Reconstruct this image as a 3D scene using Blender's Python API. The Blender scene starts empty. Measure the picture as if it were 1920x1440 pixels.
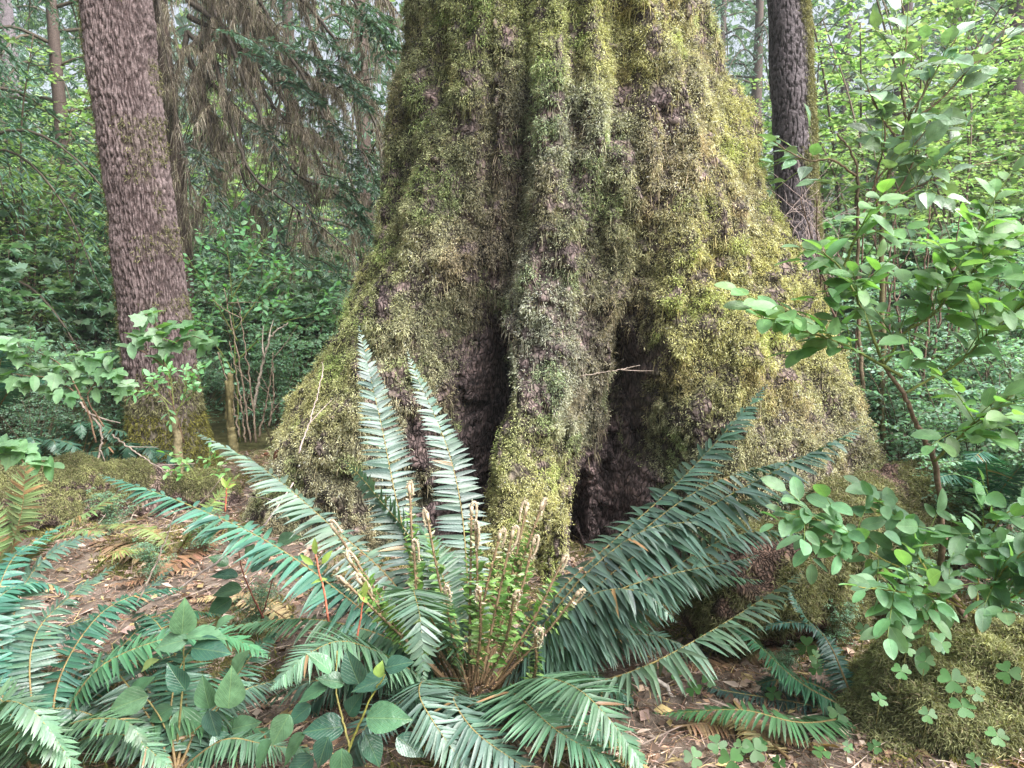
import bpy, math, random
import numpy as np
from mathutils import Vector

# ------------------------------------------------------------------ camera, sky, sun, exposure
SC = bpy.context.scene
COL = SC.collection
FPX, PITCH, CH = 1450.0, math.radians(8.0), 1.5
cam_d = bpy.data.cameras.new("camera")
cam = bpy.data.objects.new("camera", cam_d); COL.objects.link(cam)
cam.location = (0, 0, CH); cam.rotation_euler = (math.radians(90) - PITCH, 0, 0)
cam_d.sensor_width = 36; cam_d.lens = 36 * FPX / 1920; cam_d.clip_end = 2000; cam_d.clip_start = 0.05
SC.camera = cam
W = bpy.data.worlds.new("World"); SC.world = W; W.use_nodes = True
nt = W.node_tree; nt.nodes.clear()
SUN_EL, SUN_AZ = math.radians(49), math.radians(122)      # azimuth clockwise from +Y
sky = nt.nodes.new("ShaderNodeTexSky"); sky.sky_type = 'NISHITA'; sky.sun_disc = False
sky.sun_elevation = SUN_EL; sky.sun_rotation = SUN_AZ; sky.air_density = 1.0; sky.dust_density = 6.0; sky.ozone_density = 1.0
hs = nt.nodes.new("ShaderNodeHueSaturation"); hs.inputs['Saturation'].default_value = 0.45
bg = nt.nodes.new("ShaderNodeBackground"); bg.inputs[1].default_value = 0.085
wo = nt.nodes.new("ShaderNodeOutputWorld")
nt.links.new(sky.outputs[0], hs.inputs['Color']); nt.links.new(hs.outputs[0], bg.inputs[0]); nt.links.new(bg.outputs[0], wo.inputs[0])
sl = bpy.data.lights.new("sun", 'SUN'); sl.energy = 4.6; sl.angle = math.radians(55); sl.color = (1.0, 0.985, 0.965)
so = bpy.data.objects.new("sun", sl); COL.objects.link(so)
sd = Vector((math.sin(SUN_AZ) * math.cos(SUN_EL), math.cos(SUN_AZ) * math.cos(SUN_EL), math.sin(SUN_EL)))
so.rotation_euler = (-sd).to_track_quat('-Z', 'Y').to_euler(); so.location = sd * 30
vs = SC.view_settings; vs.view_transform = 'Standard'; vs.look = 'None'; vs.exposure = 1.9; vs.gamma = 1; vs.use_curve_mapping = False
SC.cycles.max_bounces = 6; SC.cycles.transparent_max_bounces = 4; SC.cycles.diffuse_bounces = 4
SC.cycles.glossy_bounces = 2; SC.cycles.transmission_bounces = 4; SC.cycles.sample_clamp_indirect = 6
SC.render.use_persistent_data = False

# ------------------------------------------------------------------ helpers
rng = np.random.default_rng(11)
A = lambda *v: np.array(v, float)
UP = A(0, 0, 1.0); DOWN = -UP
cp, sp = math.cos(PITCH), math.sin(PITCH)
FW = A(0, cp, -sp); UPV = A(0, sp, cp); RT = A(1, 0, 0)

def at(px, py, Y):
    """world point seen at pixel (px,py) of the 1920x1440 photo, at depth Y in front of the camera"""
    d = FW + RT * ((px - 960) / FPX) + UPV * ((720 - py) / FPX)
    return A(0, 0, CH) + d * (Y / d[1])
def project(P):
    q = P - A(0, 0, CH); f = q @ FW
    return 960 + FPX * (q @ RT) / f, 720 - FPX * (q @ UPV) / f

def nrm(v):
    v = np.asarray(v, float); return v / np.maximum(np.linalg.norm(v, axis=-1, keepdims=True), 1e-9)
def hsh(ix, iy, iz, seed):
    h = (ix.astype(np.int64) * 374761393 + iy.astype(np.int64) * 668265263 + iz.astype(np.int64) * 2147483647 + seed * 974634777) & 0xFFFFFFFF
    h = ((h ^ (h >> 13)) * 1274126177) & 0xFFFFFFFF
    h = ((h ^ (h >> 16)) * 2246822519) & 0xFFFFFFFF
    return ((h ^ (h >> 15)) & 0xFFFFFF) / float(0xFFFFFF)
def vn(P, s=1.0, seed=0):
    """value noise in 0..1; s scalar or per-axis"""
    p = np.asarray(P, float) * s; i = np.floor(p); f = p - i; f = f * f * (3 - 2 * f)
    x, y, z = i[..., 0], i[..., 1], i[..., 2]; r = 0
    for dx in (0, 1):
        for dy in (0, 1):
            for dz in (0, 1):
                w = (f[..., 0] if dx else 1 - f[..., 0]) * (f[..., 1] if dy else 1 - f[..., 1]) * (f[..., 2] if dz else 1 - f[..., 2])
                r = r + w * hsh(x + dx, y + dy, z + dz, seed)
    return r
def fbm(P, s=1.0, seed=0, o=3):
    a, t, r = 1.0, 0, 0; s = np.asarray(s, float)
    for k in range(o):
        r = r + a * vn(P, s * 2 ** k, seed + k * 17); t += a; a *= .5
    return r / t
def sstep(a, b, x):
    t = np.clip((x - a) / (b - a), 0, 1); return t * t * (3 - 2 * t)

OFF = {}
class MB:
    def __init__(s): s.V = []; s.C = []; s.U = []; s.T = []; s.Q = []; s.n = 0
    def add(s, V, T=None, Q=None, C=(.5, .5, .5), U=None):
        V = np.asarray(V, float).reshape(-1, 3); m = len(V)
        s.V.append(V); C = np.asarray(C, float)
        s.C.append(np.broadcast_to(C, (m, 3)) if C.ndim == 1 else C.reshape(-1, 3))
        s.U.append(np.zeros((m, 2)) if U is None else np.asarray(U, float).reshape(-1, 2))
        if T is not None and len(T): s.T.append(np.asarray(T, np.int64).reshape(-1, 3) + s.n)
        if Q is not None and len(Q): s.Q.append(np.asarray(Q, np.int64).reshape(-1, 4) + s.n)
        s.n += m
    def build(s, name, mat, parent=None, smooth=True, local=False):
        V = np.concatenate(s.V)
        if parent is not None and not local: V = V - OFF[parent.name]
        T = np.concatenate(s.T) if s.T else np.zeros((0, 3), np.int64)
        Q = np.concatenate(s.Q) if s.Q else np.zeros((0, 4), np.int64)
        me = bpy.data.meshes.new(name)
        me.vertices.add(len(V)); me.vertices.foreach_set('co', V.astype(np.float32).ravel())
        li = np.concatenate([T.ravel(), Q.ravel()]).astype(np.int32)
        me.loops.add(len(li)); me.loops.foreach_set('vertex_index', li)
        st = np.concatenate([np.arange(len(T)) * 3, len(T) * 3 + np.arange(len(Q)) * 4]).astype(np.int32)
        me.polygons.add(len(st)); me.polygons.foreach_set('loop_start', st)
        me.polygons.foreach_set('use_smooth', np.full(len(st), smooth))
        me.update(calc_edges=True)
        c = np.ones((len(V), 4), np.float32); c[:, :3] = np.concatenate(s.C)
        me.attributes.new('Col', 'FLOAT_COLOR', 'POINT').data.foreach_set('color', c.ravel())
        me.attributes.new('luv', 'FLOAT2', 'POINT').data.foreach_set('vector', np.concatenate(s.U).astype(np.float32).ravel())
        me.materials.append(mat)
        o = bpy.data.objects.new(name, me); COL.objects.link(o)
        if parent is not None:
            o.parent = parent; OFF[o.name] = OFF[parent.name]
        else: OFF[o.name] = A(0, 0, 0)
        return o

def thing(name, label, cat, loc=(0, 0, 0), group=None):
    o = bpy.data.objects.new(name, None); COL.objects.link(o); o.location = loc; o.empty_display_size = .1
    o['label'] = label; o['category'] = cat
    if group: o['group'] = group
    OFF[o.name] = np.asarray(loc, float); return o
def tag(o, label, cat=None, group=None, kind=None):
    if label: o['label'] = label
    if cat: o['category'] = cat
    if group: o['group'] = group
    if kind: o['kind'] = kind
    return o
def dup(root, loc, rz=0.0, sc=1.0, label=None, group=None):
    r = root.copy(); COL.objects.link(r); r.location = loc; r.rotation_euler = (0, 0, rz); r.scale = (sc,) * 3
    if label: r['label'] = label
    if group: r['group'] = group
    for ch in list(root.children):
        c = ch.copy(); COL.objects.link(c); c.parent = r
        for g in ch.children:
            d = g.copy(); COL.objects.link(d); d.parent = c
    return r

def curve(pts, n):
    """Catmull-Rom through pts"""
    P = np.asarray(pts, float); P = np.vstack([2 * P[0] - P[1], P, 2 * P[-1] - P[-2]])
    seg = len(P) - 3; t = np.linspace(0, seg, n); i = np.minimum(t.astype(int), seg - 1); f = (t - i)[:, None]
    a, b, c, d = P[i], P[i + 1], P[i + 2], P[i + 3]
    return .5 * ((2 * b) + (c - a) * f + (2 * a - 5 * b + 4 * c - d) * f ** 2 + (3 * b - a - 3 * c + d) * f ** 3)
def tang(P): return nrm(np.gradient(P, axis=0))
def tube(mb, P, rad, k=6, C=(.3, .2, .1), rough=0.0):
    P = np.asarray(P, float); n = len(P); T = tang(P)
    ref = A(0.31, 0.17, .93) if abs(T[:, 2]).mean() < .8 else A(1, .13, .1)
    X = nrm(np.cross(T, ref)); Y = np.cross(T, X); a = np.arange(k) * 2 * math.pi / k
    r = np.broadcast_to(np.asarray(rad, float), (n,))[:, None]
    if rough: r = r * (1 + rough * (rng.random((n, k)) - .5))
    else: r = np.broadcast_to(r, (n, k))
    V = P[:, None] + r[..., None] * (np.cos(a)[None, :, None] * X[:, None] + np.sin(a)[None, :, None] * Y[:, None])
    i, j = np.meshgrid(np.arange(n - 1), np.arange(k), indexing='ij'); j2 = (j + 1) % k
    Q = np.stack([i * k + j, i * k + j2, (i + 1) * k + j2, (i + 1) * k + j], -1).reshape(-1, 4)
    Tt = [(0, q + 1, q) for q in range(1, k - 1)]; b = (n - 1) * k; Tt += [(b, b + q, b + q + 1) for q in range(1, k - 1)]
    C = np.asarray(C, float)
    if C.ndim == 2: C = np.repeat(C, k, axis=0)
    mb.add(V, T=Tt, Q=Q, C=C)
def jit(c, m, a=.25, b=.12):
    """colour variation for m items round c"""
    c = np.asarray(c, float); return np.clip(c * (1 + a * (rng.random((m, 1)) * 2 - 1)) * (1 + b * (rng.random((m, 3)) * 2 - 1)), .002, .95)
def blades(mb, P, N, L, Wd, C, a=.6, g=.6, r=.5, g2=.7, root=1.0):
    m = len(P); L = np.broadcast_to(np.asarray(L, float), (m,))[:, None]; Wd = np.broadcast_to(np.asarray(Wd, float), (m,))[:, None]
    D = nrm(N * a + DOWN * g + rng.normal(size=(m, 3)) * r); D2 = nrm(D + DOWN * g2 + rng.normal(size=(m, 3)) * r * .6)
    X = nrm(np.cross(D, rng.normal(size=(m, 3))))
    M = P + D * L * .5
    V = np.stack([P - X * Wd * .5, P + X * Wd * .5, M - X * Wd * .45, M + X * Wd * .45, M + D2 * L * .5], 1)
    b = (np.arange(m) * 5)[:, None]
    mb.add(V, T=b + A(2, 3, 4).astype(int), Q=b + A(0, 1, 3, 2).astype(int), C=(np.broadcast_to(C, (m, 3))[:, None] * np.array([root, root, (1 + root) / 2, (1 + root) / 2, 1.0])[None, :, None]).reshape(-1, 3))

# leaf templates: (verts x lateral, y along, z normal), tris/quads, uv
def grid_leaf(ys, ws, fold=.12, curl=-.12, cols=3, wave=0, tip=0):
    V = []; U = []; ks = np.linspace(-1, 1, cols)
    for y, w in zip(ys, ws):
        for k in ks:
            V.append((k * w, y, fold * abs(k) * w * 2 + curl * y * y + wave * math.sin(y * 17 + 2 * k) * abs(k))); U.append((k * w * 2, y))
    n = len(ys); Q = [(i * cols + j, i * cols + j + 1, (i + 1) * cols + j + 1, (i + 1) * cols + j) for i in range(n - 1) for j in range(cols - 1)]
    return np.array(V), np.zeros((0, 3), int), np.array(Q), np.array(U)
LF_QUAD = (A((0, 0, 0), (.3, .45, .06), (-.3, .45, .06), (0, 1, -.06)).reshape(-1, 3), np.array([(0, 1, 3), (0, 3, 2)]), np.zeros((0, 4), int), A((0, 0), (.6, .45), (-.6, .45), (0, 1)).reshape(-1, 2))
LF_OVAL = grid_leaf([0, .12, .3, .52, .75, .91, 1], [.015, .17, .255, .27, .22, .12, .012], .12, -.15, 3)
LF_SALAL = grid_leaf([0, .07, .16, .28, .42, .56, .7, .82, .91, 1], [.02, .17, .27, .33, .335, .29, .22, .13, .065, .008], .14, -.16, 5, .012)
LF_LANCE = grid_leaf([0, .2, .45, .7, .88, 1], [.02, .15, .2, .15, .075, .008], .15, -.2, 3)
LF_LOBED = None
def lobed():
    # palmate pointed leaf (salmonberry / vine maple): outline fan round the base
    V = [(0, .18, 0)]; U = [(0, .2)]
    out = [(0, 0), (-.16, -.03), (-.42, .02), (-.36, .16), (-.52, .3), (-.62, .52), (-.4, .5), (-.3, .58), (-.27, .8), (-.13, .84), (0, 1.05)]
    out = out + [(-x, y) for x, y in out[::-1][1:-1]]
    for x, y in out: V.append((x, y, -.12 * (x * x + y * y) + .05 * abs(x))); U.append((x, y))
    n = len(out); T = [(0, 1 + (i + 1) % n, 1 + i) for i in range(n)]
    return np.array(V), np.array(T), np.zeros((0, 4), int), np.array(U)
LF_LOBED = lobed()
def pinna(): 
    ys = [0, .1, .3, .5, .7, .87, 1]; ws = [.03, .075, .066, .058, .046, .026, .003]
    V = []; U = []
    for y, w in zip(ys, ws):
        for k in (-1, 0, 1):
            ser = (.012 if k and int(y * 10) % 2 else 0)
            V.append((k * (w + ser) + .085 * y * y, y, .25 * abs(k) * w - .13 * y * y)); U.append((k * w * 6, y))
    Q = [(i * 3 + j, i * 3 + j + 1, i * 3 + j + 4, i * 3 + j + 3) for i in range(6) for j in (0, 1)]
    return np.array(V), np.zeros((0, 3), int), np.array(Q), np.array(U)
LF_PINNA = pinna()
def place(mb, tm, P, D, N, L, C, ws=1.0, flip=None):
    V, T, Q, U = tm; P = np.asarray(P, float).reshape(-1, 3); m = len(P); k = len(V)
    D = nrm(np.broadcast_to(D, (m, 3))); X = nrm(np.cross(D, np.broadcast_to(N, (m, 3)))); N = np.cross(X, D)
    L = np.broadcast_to(np.asarray(L, float), (m,))[:, None, None]; ws = np.broadcast_to(np.asarray(ws, float), (m,))[:, None, None]
    xx = V[None, :, 0, None] * ws
    if flip is not None: xx = xx * np.asarray(flip, float)[:, None, None]
    G = P[:, None] + L * (xx * X[:, None] + V[None, :, 1, None] * D[:, None] + V[None, :, 2, None] * N[:, None])
    b = (np.arange(m) * k)[:, None, None]
    C = np.asarray(C, float); C = np.repeat(np.broadcast_to(C, (m, 3)), k, axis=0)
    mb.add(G, T=(b + T[None]).reshape(-1, 3) if len(T) else None, Q=(b + Q[None]).reshape(-1, 4) if len(Q) else None, C=C, U=np.tile(U, (m, 1)))

# ------------------------------------------------------------------ materials
def mat(name, rough=.6, spec=.4, transl=0.0, bump=0.0, bscale=60, var=.3, vscale=8, veins=False, cracks=0, tcol=(1.15, 1.1, .6)):
    m = bpy.data.materials.new(name); m.use_nodes = True; t = m.node_tree; N = t.nodes; L = t.links
    p = N['Principled BSDF']; out = N['Material Output']; p.inputs['Roughness'].default_value = rough; p.inputs['Specular IOR Level'].default_value = spec
    at_ = N.new('ShaderNodeAttribute'); at_.attribute_name = 'Col'
    tc = N.new('ShaderNodeTexCoord')
    nz = N.new('ShaderNodeTexNoise'); nz.inputs['Scale'].default_value = vscale; nz.inputs['Detail'].default_value = 4
    L.new(tc.outputs['Object'], nz.inputs['Vector'])
    mr = N.new('ShaderNodeMapRange'); mr.inputs[1].default_value = .3; mr.inputs[2].default_value = .7; mr.inputs[3].default_value = 1 - var; mr.inputs[4].default_value = 1 + var
    L.new(nz.outputs[0], mr.inputs[0])
    mx = N.new('ShaderNodeMix'); mx.data_type = 'RGBA'; mx.blend_type = 'MULTIPLY'; mx.inputs[0].default_value = 1
    L.new(at_.outputs['Color'], mx.inputs[6]); L.new(mr.outputs[0], mx.inputs[7]); c = mx.outputs[2]
    hgt = None
    if veins:
        a2 = N.new('ShaderNodeAttribute'); a2.attribute_name = 'luv'; sx = N.new('ShaderNodeSeparateXYZ'); L.new(a2.outputs['Vector'], sx.inputs[0])
        ab = N.new('ShaderNodeMath'); ab.operation = 'ABSOLUTE'; L.new(sx.outputs[0], ab.inputs[0])
        m1 = N.new('ShaderNodeMath'); m1.operation = 'MULTIPLY_ADD'; m1.inputs[1].default_value = -.75; L.new(ab.outputs[0], m1.inputs[0]); L.new(sx.outputs[1], m1.inputs[2])
        m2 = N.new('ShaderNodeMath'); m2.operation = 'MULTIPLY'; m2.inputs[1].default_value = 8.0; L.new(m1.outputs[0], m2.inputs[0])
        fr = N.new('ShaderNodeMath'); fr.operation = 'PINGPONG'; fr.inputs[1].default_value = .5; L.new(m2.outputs[0], fr.inputs[0])
        v1 = N.new('ShaderNodeMapRange'); v1.inputs[1].default_value = 0; v1.inputs[2].default_value = .09; v1.inputs[3].default_value = 1; v1.inputs[4].default_value = 0; L.new(fr.outputs[0], v1.inputs[0])
        v2 = N.new('ShaderNodeMapRange'); v2.inputs[1].default_value = .012; v2.inputs[2].default_value = .035; v2.inputs[3].default_value = 1; v2.inputs[4].default_value = 0; L.new(ab.outputs[0], v2.inputs[0])
        vm = N.new('ShaderNodeMath'); vm.operation = 'MAXIMUM'; L.new(v1.outputs[0], vm.inputs[0]); L.new(v2.outputs[0], vm.inputs[1])
        vf = N.new('ShaderNodeMath'); vf.operation = 'MULTIPLY'; vf.inputs[1].default_value = .16; L.new(vm.outputs[0], vf.inputs[0])
        mv = N.new('ShaderNodeMix'); mv.data_type = 'RGBA'; L.new(vf.outputs[0], mv.inputs[0]); L.new(c, mv.inputs[6]); mv.inputs[7].default_value = (.3, .42, .16, 1); c = mv.outputs[2]
        hgt = vm.outputs[0]
    if cracks:
        mp = N.new('ShaderNodeMapping'); mp.inputs['Scale'].default_value = (1, 1, .5); L.new(tc.outputs['Object'], mp.inputs[0])
        wn = N.new('ShaderNodeTexNoise'); wn.inputs['Scale'].default_value = 14; L.new(mp.outputs[0], wn.inputs['Vector'])
        wa = N.new('ShaderNodeMix'); wa.data_type = 'RGBA'; wa.blend_type = 'LINEAR_LIGHT'; wa.inputs[0].default_value = .06; L.new(mp.outputs[0], wa.inputs[6]); L.new(wn.outputs['Color'], wa.inputs[7])
        vo = N.new('ShaderNodeTexVoronoi'); vo.feature = 'DISTANCE_TO_EDGE'; vo.inputs['Scale'].default_value = cracks; L.new(wa.outputs[2], vo.inputs['Vector'])
        cr = N.new('ShaderNodeMapRange'); cr.inputs[1].default_value = .0; cr.inputs[2].default_value = .22; cr.inputs[3].default_value = .3; cr.inputs[4].default_value = 1.15; L.new(vo.outputs['Distance'], cr.inputs[0])
        cm = N.new('ShaderNodeMix'); cm.data_type = 'RGBA'; cm.blend_type = 'MULTIPLY'; cm.inputs[0].default_value = 1; L.new(c, cm.inputs[6]); L.new(cr.outputs[0], cm.inputs[7]); c = cm.outputs[2]; hgt = cr.outputs[0]
    L.new(c, p.inputs['Base Color'])
    if bump:
        bn = N.new('ShaderNodeTexNoise'); bn.inputs['Scale'].default_value = bscale; bn.inputs['Detail'].default_value = 5; L.new(tc.outputs['Object'], bn.inputs['Vector'])
        bp = N.new('ShaderNodeBump'); bp.inputs['Strength'].default_value = bump; bp.inputs['Distance'].default_value = .01
        if hgt is not None:
            sb = N.new('ShaderNodeMath'); sb.operation = 'MULTIPLY_ADD'; sb.inputs[1].default_value = 1.2 if cracks else -.5; L.new(hgt, sb.inputs[0]); L.new(bn.outputs[0], sb.inputs[2]); L.new(sb.outputs[0], bp.inputs['Height'])
        else: L.new(bn.outputs[0], bp.inputs['Height'])
        L.new(bp.outputs[0], p.inputs['Normal'])
    if transl:
        tr = N.new('ShaderNodeBsdfTranslucent'); ml = N.new('ShaderNodeMix'); ml.data_type = 'RGBA'; ml.blend_type = 'MULTIPLY'; ml.inputs[0].default_value = 1
        L.new(c, ml.inputs[6]); ml.inputs[7].default_value = (*[x * 1.6 for x in tcol], 1); L.new(ml.outputs[2], tr.inputs[0])
        ms = N.new('ShaderNodeMixShader'); ms.inputs[0].default_value = transl; L.new(p.outputs[0], ms.inputs[1]); L.new(tr.outputs[0], ms.inputs[2]); L.new(ms.outputs[0], out.inputs[0])
    return m
M_MOSS = mat('moss', .85, .15, .25, var=.35, vscale=14, tcol=(1, 1, .5))
M_BARK = mat('spruce_bark', .85, .25, bump=1.0, bscale=70, var=.5, vscale=34, cracks=34)
M_BARK2 = mat('flaky_bark', .8, .3, bump=.8, bscale=70, var=.4, vscale=40)
M_TWIG = mat('twig_bark', .75, .3, bump=.3, bscale=120, var=.4, vscale=60)
M_LICHEN = mat('hanging_lichen', .9, .1, .15, var=.35, vscale=5, tcol=(1, .95, .8))
M_FERN = mat('fern_leaf', .40, .5, .2, bump=.15, bscale=140, var=.3, vscale=6, tcol=(.8, 1.15, .45))
M_STALK = mat('fern_stalk', .6, .3, .0, var=.3, vscale=50)
M_SALAL = mat('leathery_leaf', .27, .5, .18, bump=.4, bscale=50, var=.32, vscale=20, veins=True, tcol=(1, 1.15, .4))
M_LEAF = mat('thin_leaf', .45, .45, .38, bump=.2, bscale=60, var=.3, vscale=22, veins=True, tcol=(1.0, 1.15, .4))
M_BUSH = mat('bush_leaf', .5, .4, .40, var=.35, vscale=1.5, tcol=(1.0, 1.1, .6))
M_NEEDLE = mat('needles', .6, .3, .2, var=.35, vscale=2, tcol=(.9, 1.1, .6))
M_SOIL = mat('forest_floor', .95, .15, bump=1.0, bscale=45, var=.5, vscale=9)
M_LITTER = mat('dead_leaf', .8, .25, .12, var=.3, vscale=20, tcol=(1.1, .9, .6))
M_WOOD = mat('rotten_wood', .85, .2, bump=1.0, bscale=50, var=.5, vscale=18, cracks=55)
M_CONE = mat('cone_scale', .7, .3, var=.3, vscale=60)
M_SORREL = mat('sorrel_leaf', .5, .4, .35, var=.12, vscale=20, tcol=(1, 1.15, .4))

# ------------------------------------------------------------------ ground
TX, TY = .3, 4.9           # axis of the giant trunk
def ground(x, y):
    x = np.asarray(x, float); y = np.asarray(y, float); P = np.stack([x, y, x * 0], -1)
    z = (fbm(P, .9, 5, 3) - .5) * .22 + (fbm(P, 5, 9, 2) - .5) * .05
    z = z + .16 * np.exp(-((x + 1.6) ** 2 / 1.0 + (y - 3.9) ** 2 / .35))
    z = z + .05 * np.exp(-((x - 1.75) ** 2 / .22 + (y - 2.55) ** 2 / .28))
    z = z + .06 * np.exp(-((x - 1.9) ** 2 / .5 + (y - 3.6) ** 2 / .4))
    return z + np.clip(y - 16, 0, 200) * .05
def gz(x, y): return float(ground(np.array([x]), np.array([y]))[0])
def gpt(px, Y, dz=0):
    """ground point in the column px at depth Y"""
    z = 0
    for _ in range(4):
        f = Y * cp - (z - CH) * sp; x = (px - 960) / FPX * f; z = gz(x, Y)
    return A(x, Y, z + dz)
def gpx(px, py, dz=0):
    lo, hi = 1.2, 40
    for _ in range(40):
        m = (lo + hi) / 2; p = at(px, py, m)
        if p[2] > gz(p[0], p[1]) : lo = m
        else: hi = m
    p = at(px, py, lo); return A(p[0], p[1], gz(p[0], p[1]) + dz)

def axis_pts(a, b, fine, lo, hi, step):
    return np.unique(np.round(np.concatenate([np.linspace(a, lo, 40), np.arange(lo, hi, fine), np.linspace(hi, b, 40)]), 4))
gx = axis_pts(-250, 250, .035, -3.2, 3.2, 1); gy = axis_pts(-60, 400, .035, 1.0, 6.5, 1)
GX, GY = np.meshgrid(gx, gy); GZ = ground(GX, GY)
P = np.stack([GX, GY, GZ], -1); fine = (abs(GX) < 4) & (GY < 8) & (GY > .5)
GZ = GZ + np.where(fine, (fbm(P, 22, 3, 3) - .5) * .035, 0); P[..., 2] = GZ
ny, nx = GX.shape; i, j = np.meshgrid(np.arange(ny - 1), np.arange(nx - 1), indexing='ij')
Q = np.stack([i * nx + j, i * nx + j + 1, (i + 1) * nx + j + 1, (i + 1) * nx + j], -1).reshape(-1, 4)
n1 = fbm(P, 1.6, 21, 3); n2 = vn(P, 60, 4)
gc = A(.10, .078, .064) * (1 - n2[..., None] * .5) + A(.14, .11, .09) * n2[..., None] * .6
gm = sstep(.5, .62, n1)[..., None]; gc = gc * (1 - gm * .7) + A(.11, .11, .035) * gm * .7
far = sstep(7, 11, GY)[..., None]; gc = gc * (1 - far) + A(.05, .065, .025) * far
mb = MB(); mb.add(P, Q=Q, C=gc.reshape(-1, 3)); fl = mb.build('forest_floor', M_SOIL); fl['kind'] = 'structure'
fl['label'] = 'brown forest floor of needles, rotting leaves and moss'

# litter: needles, leaf scraps, bits (nobody could count them)
def litter():
    mb = MB(); n = 90000
    x = rng.uniform(-2.6, 2.7, n); y = 1.5 + rng.random(n) ** 1.5 * 5; z = ground(x, y) + .012
    Pp = np.stack([x, y, z], -1); ang = rng.uniform(0, 2 * math.pi, n)
    D = np.stack([np.cos(ang), np.sin(ang), rng.normal(0, .25, n)], -1); Nn = nrm(np.stack([rng.normal(0, .5, n), rng.normal(0, .5, n), np.ones(n)], -1))
    pal = np.array([(.30, .19, .13), (.17, .10, .07), (.40, .29, .22), (.33, .23, .20), (.12, .08, .06), (.40, .31, .15), (.45, .36, .30)])
    C = pal[rng.integers(0, len(pal), n)] * rng.uniform(.5, 1.2, (n, 1))
    k = n // 5
    place(mb, LF_QUAD, Pp[:k], D[:k], Nn[:k], rng.gamma(3, .009, k) + .008, C[:k], rng.uniform(.4, 1.3, k))
    blades(mb, Pp[k:], D[k:], rng.uniform(.02, .09, n - k), rng.uniform(.0015, .004, n - k), C[k:], 1, 0, .15, .05)
    q = 900; x = rng.uniform(-2.6, 2.7, q); y = 1.7 + rng.random(q) * 3.6; P2 = np.stack([x, y, ground(x, y) + .02], -1); an = rng.uniform(0, 6.28, q); D2 = np.stack([np.cos(an), np.sin(an), rng.normal(0, .12, q)], -1)
    blades(mb, P2, D2, rng.uniform(.08, .3, q), rng.uniform(.003, .006, q), np.array([(.26, .20, .17), (.36, .29, .25), (.16, .11, .08)])[rng.integers(0, 3, q)] * rng.uniform(.6, 1.2, (q, 1)), 1, 0, .06, .04)
    o = mb.build('leaf_litter', M_LITTER); tag(o, 'brown fallen needles and leaf scraps over the forest floor', 'leaf litter', kind='stuff')
litter()
def ground_moss():
    mb = MB(); n = 40000; x = rng.uniform(-2.8, 2.8, n); y = rng.uniform(1.6, 5.8, n); P = np.stack([x, y, x * 0], -1)
    keep = fbm(P, 1.6, 21, 3) + (x > 1.1) * (y < 3.4) * .16 + (x < -.7) * (y > 2.7) * .03 > .50 + rng.random(n) * .06
    P = P[keep]; P[:, 2] = ground(P[:, 0], P[:, 1]); m = len(P); P = np.repeat(P, 5, 0) + rng.normal(0, .008, (m * 5, 3))
    pal = np.array([(.18, .17, .05), (.23, .20, .08), (.12, .13, .045)]); C = np.repeat(pal[rng.integers(0, 3, m)], 5, 0) * rng.uniform(.6, 1.2, (m * 5, 1))
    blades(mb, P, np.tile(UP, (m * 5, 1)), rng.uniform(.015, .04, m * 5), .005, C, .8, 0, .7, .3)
    o = mb.build('ground_moss', M_MOSS); tag(o, 'low olive moss growing over the forest floor', 'moss', kind='stuff')
ground_moss()

# ------------------------------------------------------------------ the giant mossy spruce
TH = np.array([-180, -130, -95, -75, -60, -48, -38, -29, -20, -11, -3, 4, 14, 19.5, 24, 35, 50, 62, 75, 95, 135, 180.])
ZT = np.array([-.3, .05, .25, .55, .9, 1.25, 1.6, 2.2, 3.2, 5, 9, 16])
RT_ = np.array([
 [1.6, 1.9, 1.75, 1.85, 2.1, 1.75, .80, .28, 1.5, 1.75, 1.35, .30, .98, .26, 1.15, 1.75, 2.2, 2.4, 2.3, 1.8, 1.9, 1.6],
 [1.5, 1.8, 1.7, 1.85, 2.05, 1.7, .75, .28, 1.45, 1.70, 1.30, .30, 1.0, .26, 1.15, 1.7, 2.1, 2.3, 2.2, 1.7, 1.8, 1.5],
 [1.4, 1.6, 1.65, 1.88, 1.98, 1.65, .75, .28, 1.32, 1.62, 1.30, .38, 1.02, .26, 1.2, 1.62, 1.95, 2.08, 2.0, 1.6, 1.6, 1.4],
 [1.3, 1.4, 1.55, 1.85, 1.8, 1.58, .92, .28, 1.05, 1.45, 1.28, .88, 1.0, .28, 1.22, 1.55, 1.8, 1.9, 1.85, 1.5, 1.45, 1.3],
 [1.15, 1.25, 1.35, 1.62, 1.62, 1.5, 1.2, .30, .85, 1.25, 1.2, 1.05, .95, .30, 1.2, 1.45, 1.66, 1.76, 1.72, 1.4, 1.3, 1.15],
 [1.08, 1.15, 1.2, 1.37, 1.42, 1.37, 1.27, .80, .90, 1.17, 1.15, 1.08, .98, .74, 1.17, 1.36, 1.52, 1.6, 1.58, 1.32, 1.2, 1.08],
 [1.02, 1.08, 1.12, 1.2, 1.24, 1.24, 1.2, 1.06, .94, 1.1, 1.13, 1.1, 1.03, 1.03, 1.16, 1.29, 1.4, 1.46, 1.44, 1.25, 1.12, 1.02],
 [.98, 1.0, 1.05, 1.09, 1.11, 1.1, 1.09, 1.05, .92, 1.05, 1.08, 1.08, 1.06, 1.06, 1.12, 1.15, 1.2, 1.22, 1.2, 1.12, 1.05, .98],
 [.92, .93, .95, .97, .98, .98, .98, .96, .88, .97, .98, .98, .98, .98, .97, .96, .93, .9, .88, .88, .9, .92],
 [.85] * 22, [.75] * 22, [.5] * 22], float)
RT_ = RT_ - np.array([.06, .06, .06, .06, .06, .06, .075, .10, .12, .08, .05, 0])[:, None] * (RT_ > .7)
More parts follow.
